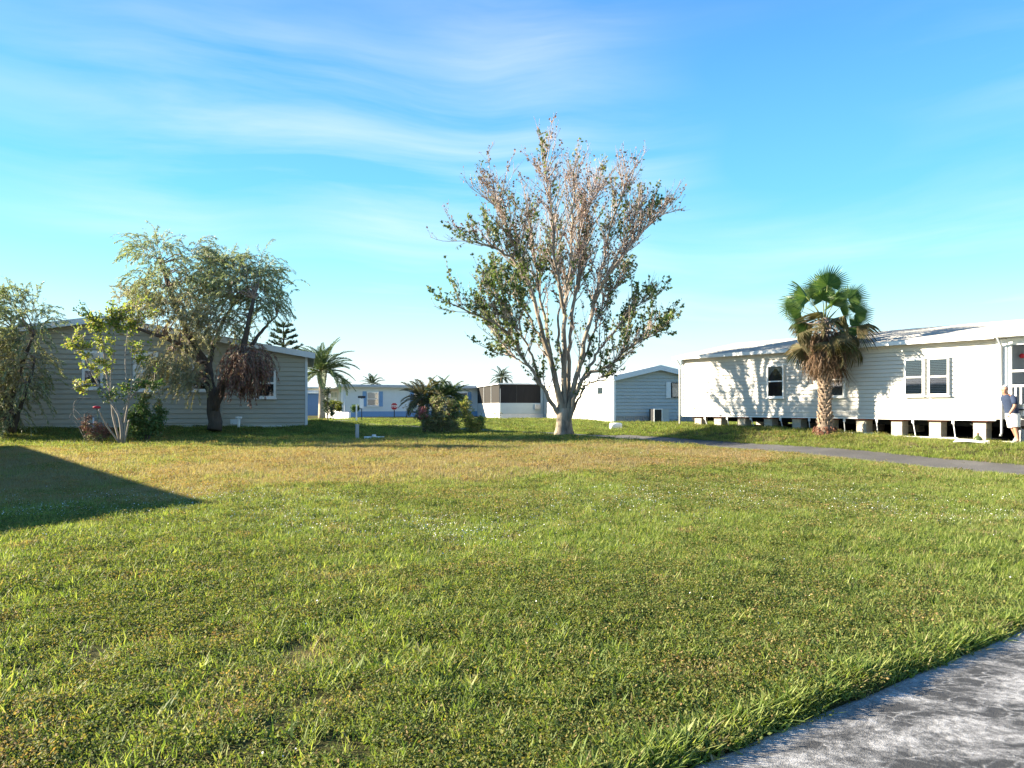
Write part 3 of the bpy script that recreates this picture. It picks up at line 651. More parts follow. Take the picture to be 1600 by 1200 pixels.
# --- white and blue house down the lane, screened porch at its far end
HC_T = math.radians(12); hc_o = W(960, 661, 50); ZC = 0.40
hc = thing('bungalow', 'white sided house with blue-grey gable end behind the big tree', 'house', (hc_o.x, hc_o.y, 0), HC_T)
gable_house(hc, 6.6, 36.0, ZC, ZC + 3.05, ZC + 3.78, (M['blue_siding'], M['roof_grey'], M['fascia']), expo=0.235, ridge_frac=0.485, oh=0.16, fasc=0.34, gap=0.045)
# long west wall: white boards
wl_ = MB().box(-0.03, -0.004, 0.13, 36.0, ZC - 0.3, ZC + 3.0).build('side_wall', M['white_siding'], hc)
z = ZC + 0.45
while z < ZC + 2.95:
    MB().add([(-0.031, 0.13, z), (-0.031, 19.0, z), (-0.055, 19.0, z), (-0.055, 0.13, z), (-0.031, 0.13, z + .21), (-0.031, 19.0, z + .21), (-0.036, 19.0, z + .21), (-0.036, 0.13, z + .21)],
             [(0, 1, 2, 3), (3, 2, 6, 7), (0, 3, 7, 4), (1, 5, 6, 2), (4, 7, 6, 5)]).build('siding_board', M['white_siding'], hc); z += 0.215
def blocks(y0, y1, side):
    """decorative ventilated block skirting: one block per part"""
    n = int((y1 - y0) / 0.62); me = None
    for k in range(n):
        a = y0 + k * 0.62 + 0.02; b = a + 0.58
        m = MB()
        def bx(u0, u1, z0, z1, p):
            if side == 'w': m.box(-0.062 - p, -0.033, u0, u1, z0, z1)
            else: m.box(u0, u1, -0.032 - p, 0.0, z0, z1)
        bx(a, b, ZC - 0.1, ZC + 0.42, 0.0)
        bx(a, b, ZC + 0.36, ZC + 0.41, 0.03); bx(a, b, ZC - 0.02, ZC + 0.04, 0.03); bx(a, a + 0.06, ZC + 0.04, ZC + 0.36, 0.03); bx(b - 0.06, b, ZC + 0.04, ZC + 0.36, 0.03)
        bx((a + b) / 2 - 0.12, (a + b) / 2 + 0.12, ZC + 0.12, ZC + 0.28, 0.03)
        m.build('skirting_block', M['block_pattern'] if side == 'w' else M['block_grey'], hc)
blocks(0.14, 19.0, 'w'); blocks(0.12, 2.6, 's'); blocks(4.6, 6.5, 's')
w = MB()      # small window in the long wall
w.box(-0.11, -0.03, 2.0, 3.3, ZC + 1.35, ZC + 2.55); wo = w.build('window', M['white_dull'], hc)
MB().box(-0.118, -0.112, 2.1, 3.2, ZC + 1.45, ZC + 1.93).build('pane', M['curtain'], wo); MB().box(-0.118, -0.112, 2.1, 3.2, ZC + 1.99, ZC + 2.46).build('pane', M['glass'], wo)
# shuttered sliding window on the gable
gw = window(hc, 4.12, 5.45, ZC + 1.72, ZC + 2.75, fr=0.05, mat='dark_metal', kind='none', rail=False, mull=1, sill=False, glass='glass_see', y=-0.004)
MB().box(4.19, 4.75, -0.080, -0.072, ZC + 1.8, ZC + 2.4).build('shade', M['curtain'], gw); MB().box(4.83, 5.38, -0.080, -0.072, ZC + 1.78, ZC + 2.38).build('shade', M['yellow_wall'], gw)
sh = MB().box(3.74, 4.08, -0.075, -0.03, ZC + 1.68, ZC + 2.80); sho = sh.build('shutter', M['fascia'], hc)
for k in range(10): MB().box(3.78, 4.04, -0.087, -0.076, ZC + 1.74 + k * 0.103, ZC + 1.80 + k * 0.103).build('slat', M['fascia'], sho)
MB().box(-0.06, 0.0, -0.06, -0.022, ZC - 0.02, ZC + 2.95).build('downspout', M['fascia'], hc)
# screened porch beside the far end of the long wall
PY0, PY1, PXW = 19.1, 36.0, -4.2; ZP = ZC - 0.14
po = MB().box(PXW, -0.06, PY0, PY1, ZP - 0.3, ZP + 0.55).build('porch_base', M['white_dull'], hc)
kn = MB().box(PXW + 0.02, -0.06, PY0 - 0.02, PY0 + 0.05, ZP + 0.55, ZP + 1.55).build('porch_knee_wall', M['grey_siding'], hc)
for k in range(4): MB().box(PXW + 0.03, -0.35, PY0 - 0.045, PY0 - 0.022, ZP + 0.56 + k * 0.25, ZP + 0.795 + k * 0.25).build('siding_board', M['grey_siding'], hc)
MB().box(-0.33, -0.062, PY0 - 0.05, PY0 + 0.05, ZP + 0.55, ZP + 3.3).build('corner_board', M['grey_siding'], hc)
MB().box(PXW - 0.02, PXW + 0.05, PY0 + 0.05, PY1, ZP + 0.55, ZP + 1.55).build('porch_side_panel', M['white_siding'], hc)
MB().box(PXW + 0.05, -0.34, PY0, PY0 + 0.03, ZP + 1.55, ZP + 3.25).build('screen', M['screen'], hc)
MB().box(PXW, PXW + 0.03, PY0 + 0.05, PY1, ZP + 1.55, ZP + 3.25).build('screen', M['screen_brown'], hc)
for k in range(5):
    yy = PY0 + 0.03 + k * (PY1 - PY0 - .1) / 4; MB().box(PXW - 0.05, PXW - 0.002, yy, yy + 0.07, ZP + 1.55, ZP + 3.25).build('screen_post', M['white_dull'] if k else M['dark_metal'], hc)
MB().box(PXW + 1.55, PXW + 1.6, PY0 - 0.03, PY0 - 0.002, ZP + 1.55, ZP + 3.25).build('screen_post', M['dark_metal'], hc)
MB().box(PXW - 0.2, 0.05, PY0 - 0.25, PY1 + .2, ZP + 3.27, ZP + 3.38).build('porch_roof', M['white'], hc)
ac = MB().box(-0.95, -0.42, PY0 - 0.32, PY0 - 0.047, ZP + 0.98, ZP + 1.40).build('window_unit', M['white_dull'], hc)
for k in range(7): MB().box(-0.90, -0.47, PY0 - 0.335, PY0 - 0.322, ZP + 1.02 + k * 0.05, ZP + 1.045 + k * 0.05).build('grille_slat', M['grey_metal'], ac)

# --- pale blue house with a sunroom beyond the stop sign
HF_T = math.radians(25); HF = W(533, 650, 74); ZF = 0.42
hf = thing('bungalow', 'pale blue flat-roofed house with blue shutters and sunroom beyond the stop sign', 'house', (HF.x, HF.y, 0), HF_T)
MB().box(0, 16.5, 0.02, 12, ZF - 0.3, ZF + 3.0).build('wall', M['pale_blue'], hf)
siding(hf, M['pale_blue'], 0.25, 16.4, ZF + 0.55, ZF + 2.95, 0.30, 0.02, y=0.018)
MB().box(0.25, 16.5, -0.04, 0.018, ZF - 0.2, ZF + 0.55).build('skirting', M['blue_trim'], hf)
MB().box(-0.6, 17.0, -0.55, 12.4, ZF + 3.0, ZF + 3.22).build('roof', M['fascia'], hf)
MB().box(-0.62, 17.02, -0.60, -0.55, ZF + 3.05, ZF + 3.28).build('fascia', M['roof_grey'], hf)
MB().box(0.0, 0.25, -0.03, 0.02, ZF - 0.1, ZF + 3.0).build('corner_board', M['white'], hf)
for xa in (2.6, 7.6, 12.4):
    window(hf, xa, xa + 1.25, ZF + 1.1, ZF + 2.55, fr=0.06, kind='half')
    for q in (-0.42, 1.29): MB().box(xa + q, xa + q + 0.38, -0.06, -0.012, ZF + 1.05, ZF + 2.60).build('shutter', M['blue_trim'], hf)
# sunroom wall along the left side
MB().box(-0.05, -0.003, 0.2, 10.2, ZF - 0.3, ZF + 3.0).build('side_wall', M['white_siding'], hf)
for k in range(5):
    for r in range(2):
        y0 = 1.6 + k * 1.55; z0 = ZF + 1.22 + r * 0.72
        wo = MB().box(-0.09, -0.052, y0, y0 + 1.35, z0, z0 + 0.66).build('window', M['white'], hf)
        MB().box(-0.10, -0.091, y0 + 0.08, y0 + 1.27, z0 + 0.07, z0 + 0.59).build('pane', M['curtain'] if (k + r) % 3 else M['glass'], wo)
MB().box(-3.6, -0.06, 0.3, 9.8, ZF + 2.86, ZF + 2.99).build('carport_roof', M['fascia'], hf)
for yy in (0.5, 5.0): MB().box(-3.5, -3.4, yy, yy + 0.1, ZF - 0.2, ZF + 2.86).build('carport_post', M['white'], hf)
MB().tube([(0.32, -0.06, ZF + 2.9), (0.32, -0.06, ZF + 0.15), (0.5, -0.35, ZF + 0.03)], 0.05, 6).build('downspout', M['white'], hf)

pw = MB(); a_, b_ = W(506, 650, 70), W(545, 650, 66)
zz = gz(-15, 68)
dv = (b_ - a_); dv.z = 0; L_ = dv.length; ang = math.atan2(dv.y, dv.x)
pl = MB().box(0, L_, 0, 0.2, -0.15, 0.52).box(-0.02, L_ + 0.02, -0.02, 0.22, 0.521, 0.58).build('planter_wall', M['white'])
pl.location = (a_.x, a_.y, zz); pl.rotation_euler = (0, 0, ang); tag(pl, 'low white planter wall in front of the hedge and sunroom', 'wall')

HB = W(470, 646, 86)
hb = thing('bungalow', 'deep blue house partly hidden behind the date palm trunk', 'house', (HB.x, HB.y, 0), math.radians(8))
MB().box(0, 7.5, 0, 8, 0.1, 3.0).build('wall', M['deep_blue'], hb); MB().box(-0.4, 7.9, -0.4, 8.4, 3.0, 3.2).build('roof', M['fascia'], hb)
siding(hb, M['deep_blue'], 0, 7.5, 0.4, 2.95, 0.3, 0.02, y=0.0)
window(hb, 3.2, 4.2, 1.3, 2.5, fr=0.08, kind='half')
MB().prism([(-0.4, 3.2), (7.9, 3.2), (3.75, 3.9)], -0.3, 8.3, 'y').build('roof', M['roof_grey'], hb)

# --- neighbouring house whose shadow falls across the lawn (stands beyond the frame on the lot to the side)
hn = thing('manufactured_home', 'neighbouring gabled home outside the frame whose shadow crosses the lawn', 'house', (-13.3, 12.4, 0), math.atan2(-0.655, -0.756))
# local x runs away from the lot (-.819,-.574), local -y side faces along DIR: long wall is x = 0 along -y
NW = 8.4
MB().prism([(0, -0.3), (NW, -0.3), (NW, 2.92), (NW / 2, 3.62), (0, 2.92)], -15, -0.02, 'y').build('wall', M['white_siding'], hn)
for s in (0, 1):
    P = [(-0.3, 2.95), (NW / 2, 3.70), (NW / 2, 3.80), (-0.3, 3.05)] if s == 0 else [(NW / 2, 3.70), (NW + 0.3, 2.95), (NW + 0.3, 3.05), (NW / 2, 3.80)]
    MB().prism(P, -15.3, 0.3, 'y').build('roof', M['roof_grey'], hn)

# ------------------------------------------------------------------ trees and shrubs
def smooth_poly(P, n):
    """Catmull-Rom resample"""
    P = [Vector(p) for p in P]; Q = [P[0] * 2 - P[1]] + P + [P[-1] * 2 - P[-2]]; out = []
    seg = len(P) - 1
    for i in range(n + 1):
        t = i / n * seg; k = min(int(t), seg - 1); u = t - k
        a, b, c, d = Q[k], Q[k + 1], Q[k + 2], Q[k + 3]
        out.append(0.5 * ((2 * b) + (c - a) * u + (2 * a - 5 * b + 4 * c - d) * u * u + (3 * b - a - 3 * c + d) * u ** 3))
    return out
def rvec(r): return Vector((r.gauss(0, 1), r.gauss(0, 1), r.gauss(0, 1))).normalized()
def grow(mb, start, d, length, r0, r, segs, wob, up, sides, mat, r1=None):
    """one wandering branch; returns its points"""
    pts = [Vector(start)]; d = d.normalized(); st = length / segs
    for k in range(segs):
        d = (d + rvec(r) * wob + Vector((0, 0, up)) * (1.0 / segs)).normalized(); pts.append(pts[-1] + d * st)
    r1 = r0 * 0.3 if r1 is None else r1
    mb.tube(pts, [r0 + (r1 - r0) * k / segs for k in range(segs + 1)], sides, mat, cap=False)
    return pts
def at_poly(pts, u):
    t = u * (len(pts) - 1); k = min(int(t), len(pts) - 2); return pts[k].lerp(pts[k + 1], t - k), (pts[k + 1] - pts[k]).normalized()

def big_tree():
    r = random.Random(11); D = 28.8
    base = W(880, 678, D); zg = gz(base.x, base.y); base.z = zg
    root = thing('shade_tree', 'tall sparse broadleaf tree with pale forking trunk at the lane', 'tree', (base.x, base.y, zg))
    def L(*pp, dep=0.0):
        n = len(pp); out = []
        for i, (x, y) in enumerate(pp):
            p = W(880 + (x - 880) * .89, 678 + (y - 678) * .905, D); p.y += dep * (i / (n - 1)) ** 1.2; out.append(p - base)
        return out
    limbs = [  # (points, r0, r1, leafiness, green share)
        (L((878, 668), (872, 645), (859, 625), (847, 604), (834, 586), (813, 553), (793, 522), (767, 497), (734, 481), (692, 464), dep=-1.4), .125, .03, .62, .85),
        (L((879, 668), (876, 645), (872, 609), (865, 574), (852, 530), (841, 492), (824, 440), (803, 395), (780, 374), (750, 360), (708, 352), dep=-.8), .205, .025, .7, .6),
        (L((881, 668), (882, 640), (882, 574), (881, 497), (884, 446), (892, 395), (897, 318), (900, 262), (898, 222), dep=.3), .185, .018, .4, .3),
        (L((883, 668), (888, 640), (890, 563), (893, 510), (903, 446), (914, 395), (921, 344), (928, 290), (934, 235), dep=1.6), .14, .016, .4, .3),
        (L((884, 668), (890, 640), (900, 586), (911, 543), (923, 497), (934, 440), (946, 395), (959, 331), (977, 280), (992, 240), dep=-.6), .175, .018, .5, .35),
        (L((885, 668), (892, 642), (905, 599), (926, 574), (957, 561), (975, 545), (998, 528), (1018, 515), (1034, 506), dep=-1.6), .135, .018, .7, .8),
        (L((892, 652), (907, 615), (918, 594), (932, 588), (950, 580), dep=-1.0), .07, .015, .8, .7),
        (L((908, 594), (928, 560), (948, 528), (977, 492), (1012, 455), (1046, 432), dep=1.2), .10, .015, .7, .6),
        (L((872, 612), (862, 560), (850, 490), (838, 430), (833, 382), (828, 318), (815, 262), dep=1.9), .11, .016, .55, .5),
        (L((856, 545), (835, 500), (806, 450), (785, 420), (760, 395), dep=2.2), .08, .02, .7, .95),
        (L((836, 470), (810, 400), (790, 350), (772, 310), (757, 285), dep=-2.0), .08, .015, .6, .6),
        (L((930, 460), (955, 410), (990, 365), (1015, 335), (1034, 312), dep=-1.2), .09, .015, .55, .5),
        (L((882, 470), (868, 400), (860, 330), (852, 270), (846, 232), dep=-1.3), .09, .015, .4, .35),
        (L((893, 480), (908, 400), (912, 320), (940, 250), (958, 222), dep=2.2), .09, .015, .35, .3),
        (L((840, 590), (822, 540), (800, 500), (782, 470), (755, 448), dep=-2.0), .07, .015, .7, .9),
        (L((958, 400), (990, 345), (1010, 300), (1028, 262), dep=1.8), .06, .012, .5, .4),
        (L((900, 586), (925, 530), (950, 470), (975, 420), (1000, 385), dep=2.4), .08, .012, .6, .6),
        (L((880, 560), (872, 500), (880, 430), (872, 360), (880, 290), dep=2.8), .08, .012, .45, .5),
        (L((818, 560), (795, 545), (775, 520), (757, 490), dep=1.5), .05, .012, .75, .95),
    ]
    tr = MB()
    # flared trunk with buttress ridges
    ring = 14; V = []; hs = [-.15, 0, .12, .3, .55, .75, .95, 1.15]; rad = [.54, .45, .36, .31, .29, .285, .27, .20]
    for h, q in zip(hs, rad):
        for k in range(ring):
            a = 2 * math.pi * k / ring
            rr = q * (1 + (.20 * max(0, 1 - h / .5) + .10) * math.sin(3 * a + 1.0 + h) + .08 * math.sin(5 * a + h * 3) + .03 * math.sin(7 * a))
            V.append((rr * math.cos(a), rr * math.sin(a), h))
    F = [(i * ring + k, i * ring + (k + 1) % ring, (i + 1) * ring + (k + 1) % ring, (i + 1) * ring + k) for i in range(len(hs) - 1) for k in range(ring)]
    tr.add(V, F, 0, True)
    tw = MB(); gp, gt, bp_, bt = [], [], [], []
    cut = []
    for pts, r0, r1, leafy, green in limbs:
        n = 26; sp = smooth_poly(pts, n)
        for i in range(1, n + 1):
            sp[i] += rvec(r) * 0.055 * min(1, i / 8) * (1 if i < 22 else .5)
        tr.tube(sp, [.88 * (r0 + (r1 - r0) * (k / n) ** 0.7) for k in range(n + 1)], 8, 0)
        length = sum((sp[i + 1] - sp[i]).length for i in range(n))
        nb = int(length * 7.4)
        for b in range(nb):
            u = 0.25 + 0.75 * (b + r.random()) / nb
            p, t = at_poly(sp, u)
            if p.z < 5.2 and math.hypot(p.x, p.y) < 1.1 + .12 * p.z and r.random() < .8: continue
            out = Vector((p.x, p.y, 0)) * 0.10 + rvec(r); out.z *= 0.5
            d = (t * 1.1 + out.normalized() * 0.95 + Vector((0, 0, .45))).normalized()
            ln = r.uniform(0.8, 2.6) * (1.15 - 0.55 * u)
            b1 = grow(tw, p, d, ln, max(.011, .032 * (1 - u * .5)), r, 6, .13, .35, 4, 0, .006)
            clump = leafy * (0.25 if r.random() < .42 else 1.25)
            isg = r.random() < green * (1.15 - 0.75 * max(0, (p.z - 4.5) / 6.0))
            for q in range(int(ln * 6.0) + 3):
                v = 0.2 + 0.8 * r.random(); p2, t2 = at_poly(b1, v)
                d2 = (t2 + rvec(r) * .75 + Vector((0, 0, .35))).normalized(); l2 = r.uniform(.22, .62)
                b2 = grow(tw, p2, d2, l2, .008, r, 3, .16, .25, 3, 0, .004)
                nl = np.random.default_rng(r.randrange(1 << 30)).poisson(7.5 * clump if isg else 3.2 * clump + .5)
                for _ in range(nl):
                    p3, t3 = at_poly(b2, r.random() ** .6)
                    dd = t3 * .4 + rvec(r) + Vector((0, 0, -.25))
                    if isg: gp.append(p3); gt.append(dd)
                    else: bp_.append(p3); bt.append(dd)
    tr.build('trunk', M['bark_pale'], root)
    tw.build('twigs', M['twig_pale'], root)
    rg = np.random.default_rng(3)
    gp, gt, bp_, bt = (np.array([tuple(a) for a in q]) for q in (gp, gt, bp_, bt))
    v1, f1 = lobed_arrays(gp, gt, rg.uniform(.09, .165, len(gp)), rg); v2, f2 = lobed_arrays(bp_, bt, rg.uniform(.05, .12, len(bp_)), rg)
    me = quads_mesh('crown', np.concatenate([v1, v2]), np.concatenate([f1, f2 + len(v1)]), [M['lobed_green'], M['lobed_brown']], np.r_[np.zeros(len(f1)), np.ones(len(f2))])
    link(bpy.data.objects.new('crown', me), root)
    return root
big_tree()

def ellipsoid_pts(r, c, rad, n, shell=0.0):
    p = r.normal(size=(n, 3)); p = norm(p) * (r.uniform(shell, 1, (n, 1)) ** (1 / 2.2)); return p * np.array(rad) + np.array(c)

def foliage_tree(name, label, cat, px, py, D, trunk, lobes, leaf, mats, seed, bark, droop=0.0, leafdir=(0, 0, 0), twig_r=0.012, nl_scale=1.0, twig_mat=None, group=None, zoff=0.0, spread=1.0):
    """trunk: list of (pixel polyline, depth offset, r0, r1); lobes: (px, py, rx_px, rz_px, depth offset, ry metres, branch count, mat index);
    every lobe is filled with twigs reaching from the limbs, leaves sit on the twigs"""
    r = random.Random(seed); rg = np.random.default_rng(seed)
    base = W(px, py, D); base.z = gz(base.x, base.y) + zoff
    root = thing(name, label, cat, tuple(base), 0.0, group)
    tr = MB(); tw = MB(); nodes = []
    for pp, dep, r0, r1 in trunk:
        n = 14; P = []
        for i, (x, y) in enumerate(pp):
            q = W(x, y, D) - base; q.y += dep * i / (len(pp) - 1); P.append(q)
        sp = smooth_poly(P, n)
        for i in range(1, n): sp[i] += rvec(r) * r0 * .25
        tr.tube(sp, [r0 + (r1 - r0) * k / n for k in range(n + 1)], 8, 0)
        nodes += sp[n // 3:]
    LP, LT, LM = [], [], []
    for x, y, rx, rz, dep, ry, nb, mi in lobes:
        c = W(x, y, D) - base; c.y += dep; k = D / FPX
        ends = ellipsoid_pts(rg, c, (rx * k, ry, rz * k), nb)
        for e in ends:
            e = Vector(e); near = min(nodes, key=lambda q: (q - e).length + (0.6 * max(0, q.z - e.z) if droop < .5 else 0))
            dirv = e - near
            if dirv.length > 1.1 * spread:        # limb towards the lobe, the last metre is twig
                s = near + dirv * (1 - 0.9 * spread / dirv.length)
                if r.random() < .20: tw.tube(smooth_poly([near, near.lerp(s, .5) + rvec(r) * .12 + Vector((0, 0, .1)), s], 5), [twig_r * 2.4, twig_r * 2.2, twig_r * 2, twig_r * 1.8, twig_r * 1.6, twig_r * 1.4], 4, 0, cap=False)
            else: s = near
            d = (e - s).normalized() if (e - s).length > .05 else rvec(r)
            if droop:
                dr = droop if mi < 2 else .85
                d = (d * (1 - dr) + rvec(r) * .35 + Vector((0, 0, .25))).normalized()
                ln = r.uniform(.7, 1.5) * spread; segs = 7; pts = [e]; dd = d
                for q in range(segs):
                    dd = (dd + Vector((0, 0, -dr * .75)) + rvec(r) * .12).normalized(); pts.append(pts[-1] + dd * ln / segs)
                tw.tube(pts, [twig_r * .7 * (1 - q / (segs + 2)) for q in range(segs + 1)], 3, 0, cap=False)
            else:
                ln = (e - s).length * r.uniform(.7, 1.1); pts = grow(tw, s, d, max(ln, .25), twig_r, r, 5, .15, .15, 3, 0, twig_r * .4)
            for _ in range(int(leaf['n'] * nl_scale * r.uniform(.6, 1.4))):
                p, t = at_poly(pts, r.uniform(leaf.get('u0', .15), 1.0))
                LP.append(p + rvec(r) * leaf.get('jit', .03)); LT.append(t * leaf.get('along', .5) + rvec(r) * leaf.get('rand', .9) + Vector(leafdir))
                LM.append(mi if r.random() > leaf.get('mixp', .12) else r.randrange(len(mats)))
    tr.build('trunk', M[bark], root)
    if tw.f: tag(tw.build('twigs', M[twig_mat or bark], root), kind='stuff')
    LP = np.array([tuple(a) for a in LP]); LT = np.array([tuple(a) for a in LT]); n = len(LP)
    Ls = rg.uniform(leaf['l'][0], leaf['l'][1], n)
    v, f = leaf_arrays(LP, LT, Ls, Ls * leaf['w'], r=rg)
    me = quads_mesh('crown', v, f, [M[m] for m in mats], np.r_[LM, LM])
    link(bpy.data.objects.new('crown', me), root)
    return root

# weeping tree in front of the sage house, with a dead brown hanging part
wleaf = dict(n=48, l=(.08, .15), w=.20, along=.9, rand=.55, jit=.02, mixp=.10)
foliage_tree('weeping_tree', 'weeping narrow-leaved tree with dark trunk and a dead brown hanging part', 'tree', 335, 669, 28.6,
    [([(335, 672), (333, 640), (328, 605), (318, 570), (290, 520), (262, 460), (245, 410)], .3, .29, .06),
     ([(334, 640), (345, 612), (362, 585), (375, 560), (392, 530), (395, 500), (405, 470)], -.6, .20, .06),
     ([(328, 600), (322, 560), (330, 510), (345, 470)], 1.2, .15, .05), ([(318, 570), (280, 535), (240, 520), (205, 512)], -1.2, .12, .03),
     ([(392, 540), (410, 510), (425, 490)], .6, .08, .03), ([(380, 552), (400, 552), (420, 556)], -.8, .10, .04)],
    [(242, 392, 39, 23, .3, .9, 102, 0), (305, 398, 23, 20, .2, .7, 51, 0), (264, 445, 53, 37, 0, 1.5, 240, 0), (339, 435, 47, 38, .4, 1.6, 229, 0), (401, 440, 42, 35, .2, 1.4, 194, 0),
     (423, 475, 23, 23, 0, 1.0, 68, 0), (319, 500, 62, 45, -.6, 1.6, 263, 1), (268, 486, 45, 24, -.6, 1.4, 61, 1), (222, 474, 31, 19, -.8, 1.0, 30, 1), (372, 495, 33, 38, .2, 1.2, 102, 0), (381, 455, 33, 25, -.5, 1.0, 79, 0),
     (290, 565, 31, 31, -1.0, 1.2, 137, 1), (319, 590, 25, 28, -1.1, .9, 91, 1), (231, 501, 28, 11, -1.0, .8, 25, 1),
     (399, 562, 31, 23, -.8, .9, 292, 2), (394, 585, 25, 18, -.8, .7, 114, 2)],
    wleaf, ['willow', 'willow_tan', 'willow_dead'], 21, 'bark_dark', droop=.34, leafdir=(0, 0, -.25), twig_mat='dead_twig', spread=.8)
# similar tree cut off by the frame
foliage_tree('weeping_tree', 'bushy narrow-leaved tree cut off by the left picture edge', 'tree', 18, 673, 27.0,
    [([(18, 676), (16, 640), (20, 600), (30, 560), (44, 520)], .3, .14, .05), ([(14, 676), (0, 630), (-20, 580), (-30, 530)], -.6, .12, .04), ([(22, 676), (34, 640), (52, 600), (66, 560)], -.4, .10, .03), ([(16, 660), (2, 610), (5, 560), (-2, 510)], .8, .1, .03)],
    [(13, 480, 45, 28, 0, 1.2, 127, 0), (47, 510, 32, 32, -.2, 1.1, 102, 0), (-21, 530, 49, 60, 0, 1.6, 161, 0), (34, 560, 36, 46, -.4, 1.2, 144, 1), (13, 605, 37, 40, -.5, 1.3, 127, 1), (47, 590, 22, 36, -.2, .9, 59, 0), (4, 640, 32, 26, -.4, 1.1, 102, 0), (-46, 580, 32, 70, 0, 1.4, 93, 0), (25, 650, 24, 18, -.5, .8, 42, 0)],
    dict(wleaf, n=50), ['willow', 'willow_tan'], 22, 'bark_dark', droop=.35, leafdir=(0, 0, -.1), twig_mat='dead_twig', spread=.8)

# multi-stemmed small tree with yellow-green leaf tufts
foliage_tree('small_tree', 'small multi-stemmed tree with yellow-green leaf tufts before the sage house', 'tree', 190, 692, 24.0,
    [([(190, 695), (190, 660), (183, 642), (165, 610), (148, 585), (135, 548), (118, 535)], -.2, .055, .012), ([(188, 695), (176, 655), (172, 632), (165, 600), (158, 560), (150, 520), (142, 502)], .3, .038, .01),
     ([(192, 695), (194, 650), (196, 625), (190, 590), (186, 550), (188, 510)], .5, .038, .01), ([(194, 695), (204, 662), (210, 656)], -.3, .03, .02), ([(192, 660), (200, 628), (212, 606), (214, 575), (218, 545)], -.5, .02, .008),
     ([(186, 692), (172, 662), (168, 640)], -.5, .03, .02), ([(175, 635), (172, 590), (178, 540), (176, 500)], .1, .026, .009), ([(165, 612), (152, 600), (132, 604), (126, 608)], -.5, .02, .008), ([(193, 640), (205, 615), (222, 600), (236, 598)], .5, .02, .008)],
    [(128, 536, 26, 18, 0, 0.65, 33, 0), (108, 545, 10, 13, 0, 0.26, 12, 0), (142, 505, 20, 18, 0, 0.52, 33, 0), (165, 500, 26, 16, 0, 0.52, 33, 0), (196, 506, 28, 18, .2, 0.52, 37, 0), (215, 480, 33, 21, .2, 0.65, 42, 0), (180, 478, 28, 16, .2, 0.52, 28, 0), (125, 482, 7, 10, 0, 0.26, 10, 1),
     (228, 548, 18, 21, 0, 0.52, 21, 0), (150, 560, 28, 27, 0, 0.65, 33, 0), (130, 605, 15, 13, 0, 0.39, 21, 0), (180, 530, 39, 29, 0, 0.78, 28, 0), (180, 612, 26, 18, 0, 0.52, 28, 1), (232, 600, 18, 10, .2, 0.39, 18, 1), (210, 605, 15, 16, 0, 0.39, 16, 1), (160, 575, 20, 18, 0, 0.52, 16, 0)],
    dict(n=11, l=(.07, .13), w=.55, along=.5, rand=.9, jit=.05, u0=.25, mixp=.15), ['yellow_leaf', 'shrub_green'], 23, 'bark_grey', twig_r=.012)
# dense shrub at its side
foliage_tree('leafy_shrub', 'dense dark green shrub beside the small multi-stemmed tree', 'shrub', 228, 690, 25.0,
    [([(228, 692), (226, 665), (222, 640), (220, 622)], 0, .04, .01), ([(230, 692), (240, 660), (248, 640)], .2, .04, .01), ([(226, 692), (212, 668), (205, 650)], -.2, .04, .01)],
    [(225, 645, 24, 26, 0, .6, 90, 0), (245, 660, 22, 24, 0, .6, 90, 0), (222, 672, 28, 18, 0, .6, 80, 0), (235, 625, 14, 12, 0, .4, 30, 1), (208, 655, 12, 20, 0, .4, 30, 0)],
    dict(n=22, l=(.05, .10), w=.5, rand=1.0, jit=.05), ['shrub_green', 'shrub_mixed'], 24, 'bark_dark', twig_r=.008, spread=.6)
# reddish dry shrub with long arching bare shoots
dry = foliage_tree('dry_shrub', 'low reddish dry shrub with bare arching shoots before the sage house', 'shrub', 155, 690, 24.6,
    [([(155, 692), (152, 670), (148, 655)], 0, .02, .008), ([(158, 692), (165, 670)], 0, .02, .008), ([(150, 692), (140, 670), (132, 650)], 0, .02, .006)],
    [(148, 672, 18, 12, 0, .45, 60, 0), (165, 674, 14, 12, 0, .4, 50, 0), (135, 662, 10, 12, 0, .3, 25, 0), (155, 684, 20, 7, -.1, .4, 40, 1)],
    dict(n=14, l=(.04, .08), w=.4, rand=1.0, jit=.04), ['red_dead', 'shrub_mixed'], 25, 'dead_twig', twig_r=.008, spread=.5)
sh_ = MB(); b0 = Vector(dry.location)
for pp in ([(140, 680), (128, 655), (114, 640), (110, 632), (116, 622), (134, 622)], [(138, 680), (122, 660), (112, 648), (112, 634), (122, 623)], [(142, 680), (132, 655), (134, 643), (142, 640)], [(140, 678), (130, 650), (136, 646), (146, 648)], [(136, 680), (118, 662), (106, 654), (106, 646)]):
    P = [W(x, y, 24.6) - b0 for x, y in pp]
    for i, q in enumerate(P): q.y += .06 * i
    P[0].z = 0.02; sh_.tube(smooth_poly(P, 16), .011, 4, 0)
sh_.build('bare_shoots', M['bark_grey'], dry)
stake = MB().tube([(0, 0, -.05), (0, 0, .85)], .025, 6); so_ = stake.build('garden_stake', M['white_dull']); sp_ = W(146, 668, 25.4); so_.location = (sp_.x, sp_.y, gz(sp_.x, sp_.y))
tag(so_, 'thin pale stake standing behind the reddish dry shrub', 'stake')
cap_ = MB().tube([(0, 0, .0), (0, 0, .05), (0, 0, .09)], [.12, .13, .05], 10); f_ = cap_.build('hibiscus_bloom', M['red_thing']); q_ = W(151, 638, 25.2); f_.location = q_
tag(f_, 'small red flower head above the reddish dry shrub', 'flower')
so2 = MB().tube([(0, 0, 0), (.05, 0, -.35), (0.02, -.05, -(q_.z - gz(q_.x, q_.y)))], .008, 4).build('stem', M['shrub_green'], f_)

